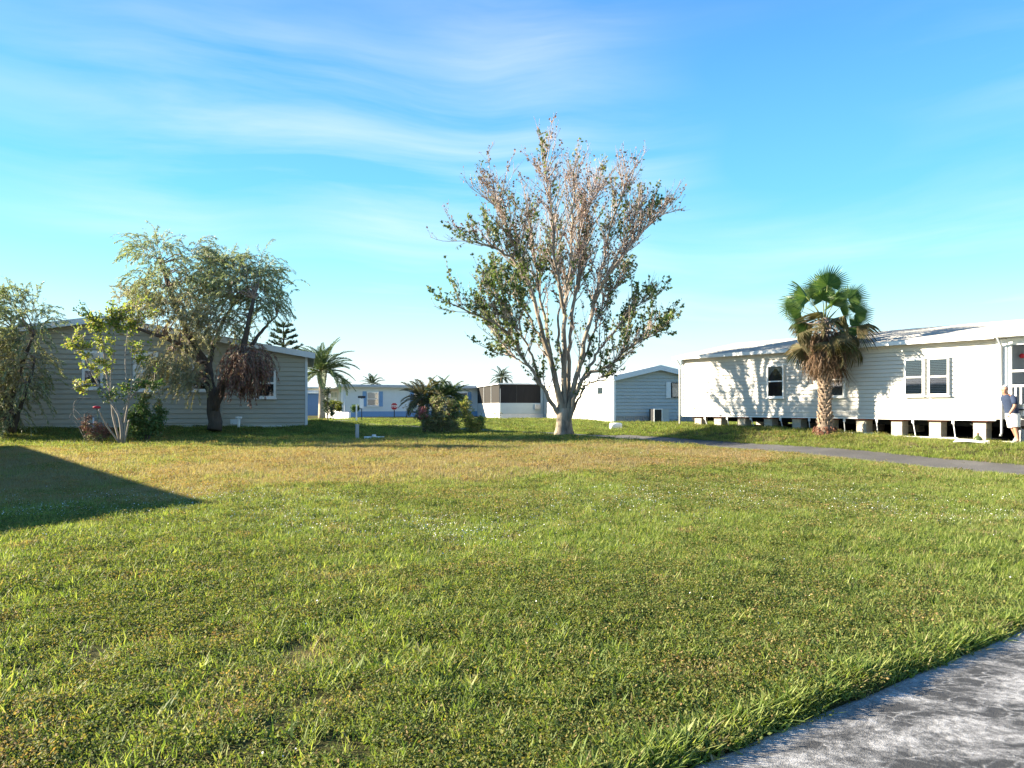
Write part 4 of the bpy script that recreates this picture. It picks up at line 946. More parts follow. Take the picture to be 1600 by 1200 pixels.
# flowering shrub group in the middle
foliage_tree('flowering_shrub', 'dark mixed shrub with pink blossoms in front of the stop sign street', 'shrub', 692, 679, 30.5,
    [([(692, 681), (688, 660), (680, 645), (672, 630)], 0, .05, .012), ([(694, 681), (702, 655), (708, 635)], .3, .05, .012), ([(690, 681), (674, 662), (662, 650)], -.3, .04, .01)],
    [(678, 655, 26, 22, 0, .8, 150, 0), (700, 645, 24, 24, 0, .8, 140, 0), (705, 668, 24, 12, 0, .7, 90, 0), (672, 670, 20, 10, 0, .6, 60, 0), (658, 652, 16, 14, 0, .5, 45, 0), (690, 625, 16, 14, 0, .5, 45, 0), (645, 638, 16, 5, 0, .3, 14, 0), (663, 640, 9, 7, -.4, .3, 16, 2), (660, 650, 5, 4, -.4, .2, 7, 2), (716, 640, 12, 16, 0, .5, 35, 1)],
    dict(n=20, l=(.05, .10), w=.5, rand=1.0, jit=.06, mixp=.04), ['shrub_mixed', 'shrub_green', 'petal_pink'], 26, 'bark_dark', twig_r=.008, spread=.6)
foliage_tree('yellow_shrub', 'yellow-green shrub at the lane side of the flowering shrub', 'shrub', 738, 679, 30.3,
    [([(738, 681), (736, 660), (730, 640), (726, 630)], 0, .03, .01), ([(740, 681), (746, 665), (750, 655)], .2, .03, .01)],
    [(728, 650, 12, 20, 0, .4, 70, 0), (742, 665, 16, 12, 0, .5, 80, 0), (750, 662, 8, 10, .2, .4, 35, 1), (726, 632, 8, 8, 0, .3, 18, 0), (738, 674, 18, 6, -.1, .4, 40, 0)],
    dict(n=20, l=(.06, .13), w=.35, rand=.8, jit=.05), ['shrub_yellow', 'shrub_green'], 27, 'bark_grey', twig_r=.008, leafdir=(0, 0, .4), spread=.6)
foliage_tree('young_sapling', 'thin dark sapling with sparse leaves beside the date palm', 'tree', 512, 661, 46.0,
    [([(512, 662), (512, 640), (511, 620), (512, 602)], 0, .05, .015), ([(512, 645), (519, 640), (522, 632)], .2, .03, .01)],
    [(511, 615, 6, 14, 0, .3, 30, 0), (517, 640, 9, 12, 0, .4, 26, 0), (508, 635, 6, 10, 0, .3, 14, 0), (521, 650, 6, 6, 0, .3, 12, 0)],
    dict(n=7, l=(.10, .18), w=.5, rand=1.0, jit=.05), ['far_leaf'], 28, 'bark_dark', twig_r=.012, spread=.7)
foliage_tree('clipped_hedge', 'yellow-green clipped hedge behind the low white planter wall', 'hedge', 520, 645, 70.8,
    [([(510, 646), (510, 632)], 0, .03, .02), ([(520, 646), (522, 630)], 0, .03, .02), ([(530, 646), (530, 630)], 0, .03, .02)],
    [(506, 634, 9, 9, 0, .5, 60, 0), (516, 634, 9, 8, -.3, .5, 60, 0), (526, 634, 9, 8, -.6, .5, 60, 0), (533, 635, 7, 7, -.9, .5, 40, 0)],
    dict(n=22, l=(.10, .20), w=.5, rand=1.0, jit=.10), ['hedge_leaf'], 29, 'bark_dark', twig_r=.012, spread=.8)
foliage_tree('round_bush', 'round dark bush beside the sunroom corner', 'shrub', 556, 645, 67.0,
    [([(556, 648), (556, 638)], 0, .03, .02)], [(552, 637, 7, 6, 0, .4, 50, 0), (560, 637, 6, 5, 0, .4, 40, 0)],
    dict(n=22, l=(.08, .15), w=.5, rand=1.0, jit=.08), ['shrub_green'], 30, 'bark_dark', twig_r=.012, spread=.6)
foliage_tree('wispy_plant', 'thin wispy plant against the white porch base', 'plant', 776, 657, 62.0,
    [([(776, 658), (775, 648), (773, 640)], 0, .02, .008), ([(776, 658), (780, 648), (783, 643)], 0, .02, .008)],
    [(774, 646, 6, 8, 0, .3, 14, 0), (780, 648, 5, 6, 0, .3, 10, 0)], dict(n=5, l=(.08, .15), w=.4, rand=1.0, jit=.05), ['shrub_mixed'], 31, 'dead_twig', twig_r=.01, spread=.5)

# Norfolk-type conifer top behind the sage house: whorled tiers
def conifer(px, D, ytop, ybase, label, seed):
    r = random.Random(seed); p = W(px, ybase, D); zg = gz(p.x, p.y); top = W(px, ytop, D).z - zg
    root = thing('tiered_conifer', label, 'tree', (p.x, p.y, zg)); tr = MB(); tr.tube([(0, 0, 0), (0, 0, top * .6), (0, 0, top)], [.2, .12, .02], 7); tr.build('trunk', M['bark_dark'], root)
    P, T = [], []; br = MB()
    for k in range(9):
        z = top * (.45 + .55 * k / 9); ln = 1.9 * (1 - k / 10.0) + .2
        for a in range(6):
            an = a * math.pi / 3 + k * .5 + r.uniform(-.2, .2); d = Vector((math.cos(an), math.sin(an), .12)); pts = grow(br, (0, 0, z), d, ln * r.uniform(.8, 1.1), .03, r, 5, .06, .35, 3, 0, .008)
            for _ in range(60):
                q, t = at_poly(pts, r.random() ** .7); P.append(tuple(q + rvec(r) * .04)); T.append(tuple(t * .8 + rvec(r) * .6 + Vector((0, 0, .4))))
    br.build('branches', M['bark_dark'], root); v, f = leaf_arrays(np.array(P), np.array(T), .26, .06)
    link(bpy.data.objects.new('crown', quads_mesh('crown', v, f, M['far_leaf'])), root)
conifer(443, 52, 502, 655, 'dark tiered conifer whose top shows above the sage house roof', 4)

# ------------------------------------------------------------------ palms
def fan_mesh(name, R0, nseg, arc, seed, mats, pet=1.0, cup=.25, droop=.35, petr=.016):
    """fan frond: petiole along +x from the origin, pleated blade at its end"""
    r = random.Random(seed); mb = MB()
    mb.tube([(0, 0, 0), (pet * .5, 0, .03), (pet, 0, 0)], [petr * 1.5, petr, petr * .7], 4, 1, smooth=True)
    H = Vector((pet, 0, 0)); ha = arc / nseg / 2
    for i in range(nseg):
        a = -arc / 2 + arc * (i + .5) / nseg; Rl = R0 * (1 - .18 * abs(a / (arc / 2)) ** 2) * r.uniform(.93, 1.05)
        def P(ang, rad, dz):
            u = rad / R0; zz = -cup * abs(math.sin(ang)) * rad + dz - droop * max(0, u - .55) ** 1.5 * R0 * r.uniform(.7, 1.5)
            return (H.x + rad * math.cos(ang), H.y + rad * math.sin(ang), H.z + zz)
        m = .55 * Rl; c0 = P(a, .03, 0)
        l, rr_, c = P(a - ha, m, -.012), P(a + ha, m, -.012), P(a, m, .02)
        l0, r_0 = P(a - ha, .04, -.004), P(a + ha, .04, -.004)
        hb = ha * .42; l2, r2 = P(a - hb, .80 * Rl, 0), P(a + hb, .80 * Rl, 0)
        t = P(a + r.uniform(-.02, .02), Rl, 0)
        mb.add([c0, l0, l, c, r_0, rr_, l2, r2, t], [(0, 1, 2, 3), (0, 3, 5, 4), (3, 2, 6), (3, 7, 5), (3, 6, 8), (3, 8, 7)], 0)
    return mb.mesh(name, mats)
def dead_fan_mesh(name, seed, L_=1.35):
    """withered fan: petiole then folded strips hanging straight down (-z)"""
    r = random.Random(seed); mb = MB(); pts = [Vector((0, 0, 0)), Vector((.20, 0, -.06)), Vector((.34, 0, -.30)), Vector((.40, 0, -.55))]
    mb.tube(pts, [.022, .018, .014, .012], 4, 1)
    for i in range(20):
        p = pts[3] + Vector((r.gauss(0, .02), r.gauss(0, .03), r.uniform(-.06, .06))); w = r.uniform(.014, .030); an = r.uniform(0, 6.28); s = Vector((math.cos(an), math.sin(an), 0)) * w
        d = Vector((r.gauss(.20, .14), r.gauss(0, .24), -1)).normalized(); V = []; n = 5; ln = L_ * r.uniform(.55, .85)
        for k in range(n + 1):
            q = p + d * (ln * k / n); d = (d + Vector((r.gauss(0, .10), r.gauss(0, .12), -.12))).normalized()
            V += [q - s * (1 - .8 * k / n), q + s * (1 - .8 * k / n)]
        mb.add(V, [(2 * k, 2 * k + 1, 2 * k + 3, 2 * k + 2) for k in range(n)], 0)
    return mb.mesh(name, [M['fan_dead'], M['dead_twig']])

def fan_palm():
    r = random.Random(8); D = 24.8; b = W(1289, 687, D); zg = gz(b.x, b.y)
    root = thing('fan_palm', 'fan palm with brown skirt of dead fronds beside the lane', 'palm', (b.x, b.y, zg))
    heart = W(1289, 497, D).z - zg
    tr = MB(); zs = [-.1, .0, .12, .25, .35, .6, 1.0, 1.6, 2.4, heart]; rs = [.34, .34, .30, .27, .22, .18, .165, .16, .15, .13]
    tr.tube([(0, 0, z) for z in zs], rs, 14, 0)
    # swollen root mat
    for k in range(220):
        a = r.uniform(0, 6.283); z0 = r.uniform(-.02, .26); q = .35 - .2 * max(0, z0 - .1); p = Vector((q * math.cos(a), q * math.sin(a), z0)); o = Vector((math.cos(a), math.sin(a), -.9))
        tr.tube([p, p + o * .035, p + o * .07 + Vector((0, 0, -.05))], [.016, .013, .006], 4, 2)
    # crossed leaf bases up the trunk
    row = 0; z = .30
    while z < heart - .9:
        for k in range(9):
            a = 2 * math.pi * (k + .5 * (row % 2)) / 9 + r.uniform(-.08, .08); q = .165 if z > .7 else .205
            c, s = math.cos(a), math.sin(a); w = .055; h = r.uniform(.10, .16); o = r.uniform(.035, .075); tl = r.uniform(-.04, .04)
            P = lambda u, v, e: (c * (q + e) - s * u, s * (q + e) + c * u, z + v)
            tr.add([P(-w, 0, -.02), P(w, 0, -.02), P(w * .8 + tl, h, o), P(-w * .8 + tl, h, o), P(-w, -.01, .01), P(w, -.01, .01), P(w * .7 + tl, h - .02, o + .015), P(-w * .7 + tl, h - .02, o + .015)],
                   [(0, 1, 2, 3), (4, 7, 6, 5), (2, 6, 7, 3), (0, 3, 7, 4), (1, 5, 6, 2)], 1)
        z += .115; row += 1
    tr.build('trunk', [M['palm_trunk'], M['palm_boot'], M['palm_root']], root)
    fm = [fan_mesh('fan_a', .74, 34, math.radians(215), 1, [M['fan_green'], M['petiole']], .95, .25), fan_mesh('fan_b', .78, 36, math.radians(235), 2, [M['fan_green'], M['petiole']], 1.05, .35, .5), fan_mesh('fan_c', .66, 30, math.radians(200), 3, [M['fan_green'], M['petiole']], .8, .5, .6)]
    fo = [fan_mesh('fan_old_a', .70, 30, math.radians(210), 4, [M['fan_old'], M['dead_twig']], .85, .7, 1.3), fan_mesh('fan_old_b', .66, 28, math.radians(190), 5, [M['fan_old'], M['dead_twig']], .9, .9, 1.7)]
    dm_ = [dead_fan_mesh('dead_fan_%d' % k, 20 + k) for k in range(5)]
    def put(name, me, az, el, roll, z, off=.05, sc=1.0):
        o = bpy.data.objects.new(name, me); link(o, root)
        mt = Matrix.Rotation(az, 4, 'Z') @ Matrix.Translation((off, 0, 0)) @ Matrix.Rotation(-el, 4, 'Y') @ Matrix.Rotation(roll, 4, 'X') @ Matrix.Scale(sc, 4)
        o.matrix_local = Matrix.Translation((0, 0, z)) @ mt
    d2 = math.radians
    # green fans: azimuth 0 = to the right of the picture, 180 = left, 270 = towards the camera
    for az, el, roll, k, sc in ((268, 82, 4, 1, 1.0), (342, 48, 62, 0, 1.05), (200, 46, -62, 1, 1.05), (188, 22, -68, 0, .95), (352, 14, 74, 0, 1.0), (300, 60, -10, 2, .85), (238, 56, 12, 2, .85), (60, 62, 35, 1, 1.0), (125, 60, -35, 0, 1.0), (92, 78, 0, 1, .95),
                                (30, 35, 60, 0, .95), (150, 32, -55, 1, .95), (272, 38, 15, 0, .70), (345, -20, 70, 0, .85), (200, -16, -60, 0, .85), (12, -40, 60, 1, .8), (328, -48, 40, 1, .85)):
        put('frond', fm[k], d2(az), d2(el), d2(roll), heart + r.uniform(-.12, .08), .06, sc * .95)
    for k in range(26):
        az = 360 * k * .381966 + r.uniform(-14, 14); put('withering_frond', fo[k % 2], d2(az), d2(r.uniform(-62, 34)), d2(r.uniform(-70, 70)), heart - r.uniform(.0, .6), .08, r.uniform(.68, 1.02))
    for k in range(72):
        az = 360 * k * .381966 + r.uniform(-12, 12); z = heart - .05 - .95 * (k / 72) + r.uniform(-.08, .08)
        put('dead_frond', dm_[k % 5], d2(az), d2(r.uniform(-8, 10)), 0, z, .04 + .10 * (1 - k / 72), r.uniform(.68, .93))
fan_palm()

def pinnate_mesh(name, L_, n, lw, ll, arch, seed, mats, vee=.5):
    """feather frond along +x, arching down"""
    r = random.Random(seed); mb = MB(); pts = []
    d = Vector((1, 0, 0)); p = Vector((0, 0, 0)); segs = 12; ang = 0
    for k in range(segs + 1):
        pts.append(p.copy()); ang = -arch * (k / segs) ** 1.3; p = p + Vector((math.cos(ang), 0, math.sin(ang))) * L_ / segs
    mb.tube(pts, [.035 * L_ / 3 * (1 - .8 * k / segs) for k in range(segs + 1)], 4, 1)
    for i in range(n):
        u = .12 + .88 * (i + .5) / n; q, t = at_poly(pts, u); upn = Vector((-t.z, 0, t.x)); env = math.sin(math.pi * min(1, .18 + .82 * u) ** .9) * .8 + .25
        for s in (-1, 1):
            dd = (t * .62 + Vector((0, s, 0)) * .8 + upn * vee * r.uniform(.5, 1.1) + Vector((0, 0, -.15))).normalized(); l = ll * env * r.uniform(.85, 1.1)
            w = t.cross(dd).cross(dd).normalized() * lw
            e = q + dd * l + Vector((0, 0, -.10 * l)); m = q + dd * l * .45
            mb.add([q, m + w, e, m - w], [(0, 1, 2, 3)], 0)
    return mb.mesh(name, mats)
def feather_palm(name, label, px, py, D, heart_py, trunk_r, L_, nf, seed, leafm, trunkm, ll=.42, lean=0.0, group=None, elmin=-40, n=46, lw=.018, trunk=True, boots=True):
    r = random.Random(seed); b = W(px, py, D); zg = gz(b.x, b.y); h = W(px, heart_py, D).z - zg
    root = thing(name, label, 'palm', (b.x, b.y, zg), 0, group); tr = MB()
    pts = [Vector((lean * (k / 8) ** 1.5, 0, -.1 + (h + .1) * k / 8)) for k in range(9)]
    tr.tube(pts, [trunk_r * (1.15 - .2 * min(1, k / 3)) for k in range(9)], 12, 0)
    if boots:
        for k in range(70):
            a = k * 2.4; z = h * (.72 + .28 * k / 70); q = trunk_r * (1.0 + .45 * (k / 70)); c, s = math.cos(a), math.sin(a)
            tr.tube([(c * q * .7 + lean, s * q * .7, z), (c * q * 1.12 + lean, s * q * 1.12, z + .16)], [.09, .05], 5, 0)
    tr.build('trunk', M[trunkm], root)
    ms = [pinnate_mesh(name + '_frond_%d' % k, L_, n, lw, ll, ar, seed + k, [M[leafm], M['petiole']]) for k, ar in enumerate((.75, 1.05, 1.35))]
    for k in range(nf):
        u = k / nf; az = k * 2.39996 + r.uniform(-.2, .2); el = math.radians(82 - (82 - elmin) * u ** .9 + r.uniform(-5, 5))
        o = bpy.data.objects.new('frond', ms[min(2, int(r.random() * 3))]); link(o, root)
        o.matrix_local = Matrix.Translation((lean, 0, h + r.uniform(-.08, .1))) @ Matrix.Rotation(az, 4, 'Z') @ Matrix.Translation((.08, 0, 0)) @ Matrix.Rotation(-el, 4, 'Y') @ Matrix.Rotation(r.uniform(-.35, .35), 4, 'X') @ Matrix.Scale(r.uniform(.85, 1.08), 4)
    return root
feather_palm('date_palm', 'large date palm with thick trunk between the sage house and planter', 503, 651, 65.0, 580, .30, 3.3, 44, 41, 'date_leaf', 'date_trunk', ll=.60, n=52, lw=.03, elmin=-22)
feather_palm('pygmy_palm', 'small yellowish feather palm rising behind the pink flowering shrub', 663, 672, 31.5, 621, .07, 1.15, 24, 42, 'fan_old', 'bark_dark', ll=.30, elmin=-45, boots=False, lean=-.08, lw=.014, group='small palms in the flowering shrub')
feather_palm('pygmy_palm', 'taller slim feather palm in the middle of the flowering shrub', 683, 672, 31.8, 622, .07, 1.05, 22, 43, 'date_leaf', 'bark_dark', ll=.28, elmin=-35, boots=False, lean=.05, lw=.014, group='small palms in the flowering shrub')
feather_palm('pygmy_palm', 'dark feather palm on the yellow shrub side of the flowering shrub', 699, 672, 32.2, 620, .07, 1.15, 22, 44, 'date_leaf', 'bark_dark', ll=.28, elmin=-45, boots=False, lean=.1, lw=.014, group='small palms in the flowering shrub')
feather_palm('far_palm', 'far palm top above the roof of the pale blue house', 582, 640, 105, 601, .2, 2.0, 22, 45, 'far_leaf', 'date_trunk', ll=.5, elmin=-40, boots=False, lw=.04, n=26, group='far palms above the roofs')
feather_palm('far_palm', 'far palm top above the screened porch roof', 784, 640, 110, 590, .2, 2.0, 22, 46, 'far_leaf', 'date_trunk', ll=.5, elmin=-40, boots=False, lw=.04, n=26, group='far palms above the roofs')
feather_palm('far_palm', 'tiny far palm just above the sunroom roof', 538, 640, 120, 603, .2, 1.6, 18, 47, 'far_leaf', 'date_trunk', ll=.5, elmin=-40, boots=False, lw=.04, n=26, group='far palms above the roofs')

# ------------------------------------------------------------------ small things
def place(o, px, py, D, dz=0.0, rotz=0.0):
    p = W(px, py, D); o.location = (p.x, p.y, gz(p.x, p.y) + dz); o.rotation_euler = (0, 0, rotz); return o
# stop sign
D_ = 62.0; p = W(616, 661, D_); zg = gz(p.x, p.y); hc_z = W(616, 635, D_).z - zg
ss_ = thing('stop_sign', 'red octagonal stop sign on a dark post by the street', 'sign', (p.x, p.y, zg))
MB().box(-.035, .035, 0, .05, -.2, hc_z + .3).build('post', M['dark_metal'], ss_)
R8 = .325; octo = lambda q: [(q * math.cos(math.pi / 8 + k * math.pi / 4), hc_z + q * math.sin(math.pi / 8 + k * math.pi / 4)) for k in range(8)]
MB().prism(octo(R8), -.022, -.012, 'y').build('border', M['white'], ss_)
MB().prism(octo(R8 * .93), -.030, -.0225, 'y').build('plate', M['red_sign'], ss_)
fc = bpy.data.curves.new('lettering', 'FONT'); fc.body = 'STOP'; fc.align_x = 'CENTER'; fc.align_y = 'CENTER'; fc.size = .27; fc.extrude = .002; fc.offset = .008
tmp_ = bpy.data.objects.new('lettering_curve', fc); lm_ = bpy.data.meshes.new_from_object(tmp_); bpy.data.objects.remove(tmp_); lm_.materials.clear(); lm_.materials.append(M['white']); fo_ = link(bpy.data.objects.new('lettering', lm_), ss_); fo_.location = (0, -.034, hc_z); fo_.rotation_euler = (math.pi / 2, 0, 0)
# sign seen from behind with a street-name blade above
p = W(565, 657, 58); zg = gz(p.x, p.y); k_ = 58 / FPX
s2 = thing('street_sign', 'white sign plate on a dark post left of the stop sign', 'sign', (p.x, p.y, zg))
z0 = W(565, 637, 58).z - zg; z1 = W(565, 623, 58).z - zg
MB().box(-.03, .03, .03, .08, -.2, z1 + .18).build('post', M['dark_metal'], s2)
MB().prism([(-.16, z0), (-.05, z0 - .05), (.05, z0 - .05), (.16, z0), (.16, z1), (-.16, z1)], -.01, .028, 'y').build('plate', M['white'], s2)
MB().box(-.30, .30, .035, .055, z1 + .05, z1 + .22).build('name_blade', M['dark_metal'], s2)
wpz = W(557, 632, 55).z; o = MB().box(-.045, .045, -.045, .045, -.1, wpz - .4).prism([(-.05, wpz - .4), (.05, wpz - .4), (0, wpz - .34)], -.05, .05, 'y').build('marker_post', M['white']); place(o, 557, 655, 55); tag(o, 'thin white marker post beside the white sign plate', 'post')
# pedestal post and pipe on the lawn
o = MB().box(-.055, .055, -.05, .05, -.15, .50).box(-.065, .065, -.06, .06, .501, .54).build('utility_post', M['grey_metal']); place(o, 558, 682, 26.6, rotz=.5); tag(o, 'short grey utility post standing in the lawn', 'post')
pv = thing('drain_fitting', 'white plastic pipe with a fitting lying on the lawn', 'pipe'); place(pv, 585, 682, 26.3, .05)
MB().tube([(-.36, 0, .02), (.34, .06, .02)], .045, 8).build('pipe', M['white'], pv); MB().tube([(-.02, .03, -.02), (-.02, .03, .13)], [.07, .07], 8).tube([(-.12, .02, .02), (.08, .038, .02)], .06, 8).build('fitting', M['white_dull'], pv)
vp = thing('vent_pipe', 'white capped cleanout pipe in front of the sage house wall', 'pipe'); place(vp, 373, 670, 30.3)
MB().tube([(0, 0, -.1), (0, 0, .44)], .05, 8).build('pipe', M['white'], vp); MB().tube([(-.12, 0, .46), (.12, 0, .46)], .055, 8).build('cap', M['white'], vp)
o = MB(); hsx = [(-.30, .10, .13), (-.27, .15, .17), (.0, .16, .18), (.24, .15, .17), (.30, .12, .15)]
V = []
for x, ry, rz in hsx:
    for k in range(12):
        a = 2 * math.pi * k / 12; c, s = math.cos(a), math.sin(a); V.append((x, ry * math.copysign(abs(c) ** .6, c), .16 + rz * math.copysign(abs(s) ** .6, s)))
o.add(V, [(i * 12 + k, i * 12 + (k + 1) % 12, (i + 1) * 12 + (k + 1) % 12, (i + 1) * 12 + k) for i in range(4) for k in range(12)], 0, True); o.add(V[:12], [tuple(range(11, -1, -1))]); o.add(V[48:], [tuple(range(12))], 1)
o = o.build('plastic_bin', [M['white'], M['grey_metal']]); place(o, 962, 671, 37.0, .0, .2); tag(o, 'white plastic bin lying on its side in the grass before the blue gable', 'bin')
# condenser unit at the blue gable
acu = thing('condenser_unit', 'outdoor air conditioner unit on a slab at the blue gable wall', 'air conditioner')
p = W(1028, 660, 49.6); acu.location = (p.x, p.y, ZC); acu.rotation_euler = (0, 0, HC_T)
MB().box(-.55, .75, -.5, .5, -.1, .08).build('slab', M['block'], acu)
MB().box(-.45, .10, -.42, .42, .085, .92).build('body', M['dark_metal'], acu)
MB().box(.10, .62, -.40, .42, .085, .90).build('side_panel', M['blue_siding'], acu)
for k in range(12): MB().box(-.40, .06, -.445, -.423, .14 + k * .063, .165 + k * .063).build('louvre', M['screen_brown'], acu)
fr_ = MB().box(-.47, -.43, -.46, -.421, .085, .95).box(.08, .12, -.46, -.421, .085, .95).box(-.43, .08, -.46, -.421, .90, .95).build('frame', M['white'], acu)
# things at the white home
jug = thing('green_jug', 'round green glass jug standing before the last concrete pier', 'jug')
p = W(1528, 683, 21.2); jug.location = (p.x, p.y, gz(p.x, p.y)); jug.scale = (.72, .72, .72)
prof = [(.0, .0), (.10, .0), (.15, .06), (.165, .14), (.14, .22), (.08, .28), (.04, .31), (.035, .37), (.045, .38)]
V = []; n = 14
for q, z in prof:
    for k in range(n): V.append((q * math.cos(2 * math.pi * k / n), q * math.sin(2 * math.pi * k / n), z))
MB().add(V, [(i * n + k, i * n + (k + 1) % n, (i + 1) * n + (k + 1) % n, (i + 1) * n + k) for i in range(len(prof) - 1) for k in range(n)], 0, True).build('body', M['jug'], jug)
MB().tube([(0, 0, .37), (0, 0, .42)], [.042, .03], 8).build('stopper', M['wood_red'], jug)
vpn = MB(); V = []
for i in range(9):
    u = i / 8; V += [(-.55 + 1.1 * u, -.26 - .03 * math.sin(u * 7), .05 + .02 * math.sin(u * 5)), (-.42 + 1.0 * u, .30 + .04 * math.sin(u * 6 + 1), .12 + .02 * math.sin(u * 4 + 1))]
vb = [(a, b, c - .012) for a, b, c in V]
fs_ = [(2 * i, 2 * i + 2, 2 * i + 3, 2 * i + 1) for i in range(8)]
vpn.add(V + vb, fs_ + [(18 + a, 18 + d, 18 + c, 18 + b) for a, b, c, d in fs_] + [(2 * i, 18 + 2 * i, 20 + 2 * i, 2 * i + 2) for i in range(8)] + [(2 * i + 1, 2 * i + 3, 21 + 2 * i, 19 + 2 * i) for i in range(8)] + [(0, 1, 19, 18), (16, 34, 35, 17)])
o = vpn.build('skirting_sheet', M['white']); place(o, 1517, 690, 21.1, 0.02, math.radians(-30)); o.scale = (.8, .8, .8); tag(o, 'loose white vinyl sheet lying on the grass near the man', 'panel')
o = MB().box(-.02, .02, -.14, .14, 0, .42).build('leaning_board', M['grey_metal']); p = W(1590, 684, 20.75); o.location = (p.x, p.y, gz(p.x, p.y)); o.rotation_euler = (math.radians(28), 0, HR_T + math.pi / 2); tag(o, 'pale board leaning under the porch behind the man', 'board')
# red hanging ornament on the porch
rl_ = thing('hanging_lantern', 'red hanging ornament under the porch roof', 'ornament'); p = W(1597, 556, 21.6); rl_.location = p; rl_.scale = (.6, .6, .6)
MB().tube([(0, 0, .9), (0, 0, .1)], .004, 4).build('cord', M['dark_metal'], rl_)
V = []
for q, z in ((.0, -.12), (.09, -.10), (.13, 0), (.09, .09), (.02, .12)):
    for k in range(10): V.append((q * math.cos(.628 * k), q * math.sin(.628 * k), z))
MB().add(V, [(i * 10 + k, i * 10 + (k + 1) % 10, (i + 1) * 10 + (k + 1) % 10, (i + 1) * 10 + k) for i in range(4) for k in range(10)], 0, True).build('body', M['red_thing'], rl_)

# ------------------------------------------------------------------ the man at the porch
M['skin'] = surf_mat('skin', (0.42, 0.21, 0.14), 0.55, 0.10, 12.0)
M['navy'] = surf_mat('navy_shirt', (0.022, 0.036, 0.075), 0.85, 0.15, 14.0, bump=.4, bscale=30)
M['shorts'] = surf_mat('pale_shorts', (0.66, 0.65, 0.62), 0.85, 0.10, 10.0, bump=.4, bscale=25)
M['hair'] = surf_mat('white_hair', (0.55, 0.50, 0.46), 0.8, 0.1, 40.0)
def skin_obj(name, chains, mat, parent, sub=2):
    """chains: list of [(x,y,z,rx[,ry])...]; first vertex of a chain may name an existing joint by index tuple ('@', i)"""
    V, E, Rr, roots = [], [], [], []
    for ch in chains:
        prev = None
        for q in ch:
            if q[0] == '@': prev = q[1]; continue
            V.append(q[:3]); Rr.append((q[3], q[4] if len(q) > 4 else q[3])); i = len(V) - 1
            if prev is None: roots.append(i)
            else: E.append((prev, i))
            prev = i
    me = bpy.data.meshes.new(name); me.from_pydata(V, E, []); me.materials.append(mat)
    o = bpy.data.objects.new(name, me); link(o, parent)
    sk = o.modifiers.new('skin', 'SKIN'); sk.use_smooth_shade = True
    if not me.skin_vertices: return o
    for i, sv in enumerate(me.skin_vertices[0].data): sv.radius = Rr[i]; sv.use_root = i in roots
    sb = o.modifiers.new('subdivision', 'SUBSURF'); sb.levels = sub; sb.render_levels = sub
    return o
pp = W(1582, 688, 20.75); zg = gz(pp.x, pp.y)
man = thing('person', 'man in navy shirt and white shorts leaning forward beside the porch', 'person', (pp.x, pp.y, zg), math.radians(12))
def fingers(wr, d, side):
    """palm end and five short bent chains"""
    wr = Vector(wr); d = Vector(d).normalized(); s = Vector(side).normalized(); out = []
    for k, (o_, l) in enumerate(((-.030, .062), (-.010, .075), (.010, .070), (.028, .055))):
        a = wr + d * .075 + s * o_; b = a + d * l * .5; c = b + (d + Vector((-.5, 0, 0))) * l * .4
        out.append([(*a, .010), (*b, .009), (*c, .008)])
    a = wr + d * .03 - s * .03; b = a + (d * .6 - s * .8) * .045; c = b + d * .03
    out.append([(*a, .012), (*b, .010), (*c, .008)]); return out
body = [[(0, 0, .86, .13, .15), (-.05, 0, 1.02, .09, .11), (-.13, 0, 1.20, .09, .12), (-.19, 0, 1.33, .07, .09), (-.23, 0, 1.41, .055), (-.27, 0, 1.49, .075, .07), (-.29, 0, 1.56, .088, .078), (-.285, 0, 1.62, .06)],
        [('@', 5), (-.365, 0, 1.515, .022)], [('@', 6), (-.28, -.088, 1.545, .02)], [('@', 6), (-.28, .088, 1.545, .02)], [('@', 5), (-.345, 0, 1.45, .026)],
        [('@', 0), (.0, -.10, .80, .095), (-.03, -.12, .47, .062), (.03, -.12, .28, .055), (.06, -.12, .09, .042), (-.02, -.125, .045, .042), (-.13, -.13, .035, .032)],
        [('@', 0), (.03, .10, .80, .095), (.12, .12, .48, .062), (.22, .12, .29, .055), (.31, .12, .10, .042), (.24, .125, .045, .042), (.13, .13, .035, .032)],
        [('@', 3), (-.15, -.19, 1.29, .058), (-.20, -.27, 1.06, .045), (-.32, -.25, .89, .032), (-.36, -.245, .83, .034, .02)],
        [('@', 3), (-.10, .19, 1.29, .058), (.10, .28, 1.10, .045), (.22, .22, .98, .032), (.26, .21, .93, .034, .02)]]
body += fingers((-.33, -.25, .875), (-.5, .05, -.85), (0, 1, 0)) + fingers((.235, .22, .965), (.6, -.1, -.75), (0, 1, 0))
skin_obj('body', body, M['skin'], man)
def loft(mb, secs, n=16, cap=True):
    V = []
    for cx_, cy_, cz_, rx_, ry_, tl in secs:
        for k in range(n):
            a = 2 * math.pi * k / n; w = 1 + .03 * math.sin(5 * a + cz_ * 30)
            V.append((cx_ + rx_ * w * math.cos(a), cy_ + ry_ * w * math.sin(a), cz_ - tl * rx_ * math.cos(a)))
    mb.add(V, [(q * n + k, q * n + (k + 1) % n, (q + 1) * n + (k + 1) % n, (q + 1) * n + k) for q in range(len(secs) - 1) for k in range(n)], 0, True)
sh1 = MB(); loft(sh1, [(.0, 0, .86, .165, .19, 0), (-.02, 0, .93, .165, .188, .1), (-.06, 0, 1.04, .165, .19, .2), (-.11, 0, 1.16, .155, .195, .3), (-.16, 0, 1.27, .135, .19, .35), (-.185, 0, 1.335, .10, .13, .4), (-.205, 0, 1.385, .066, .068, .4)])
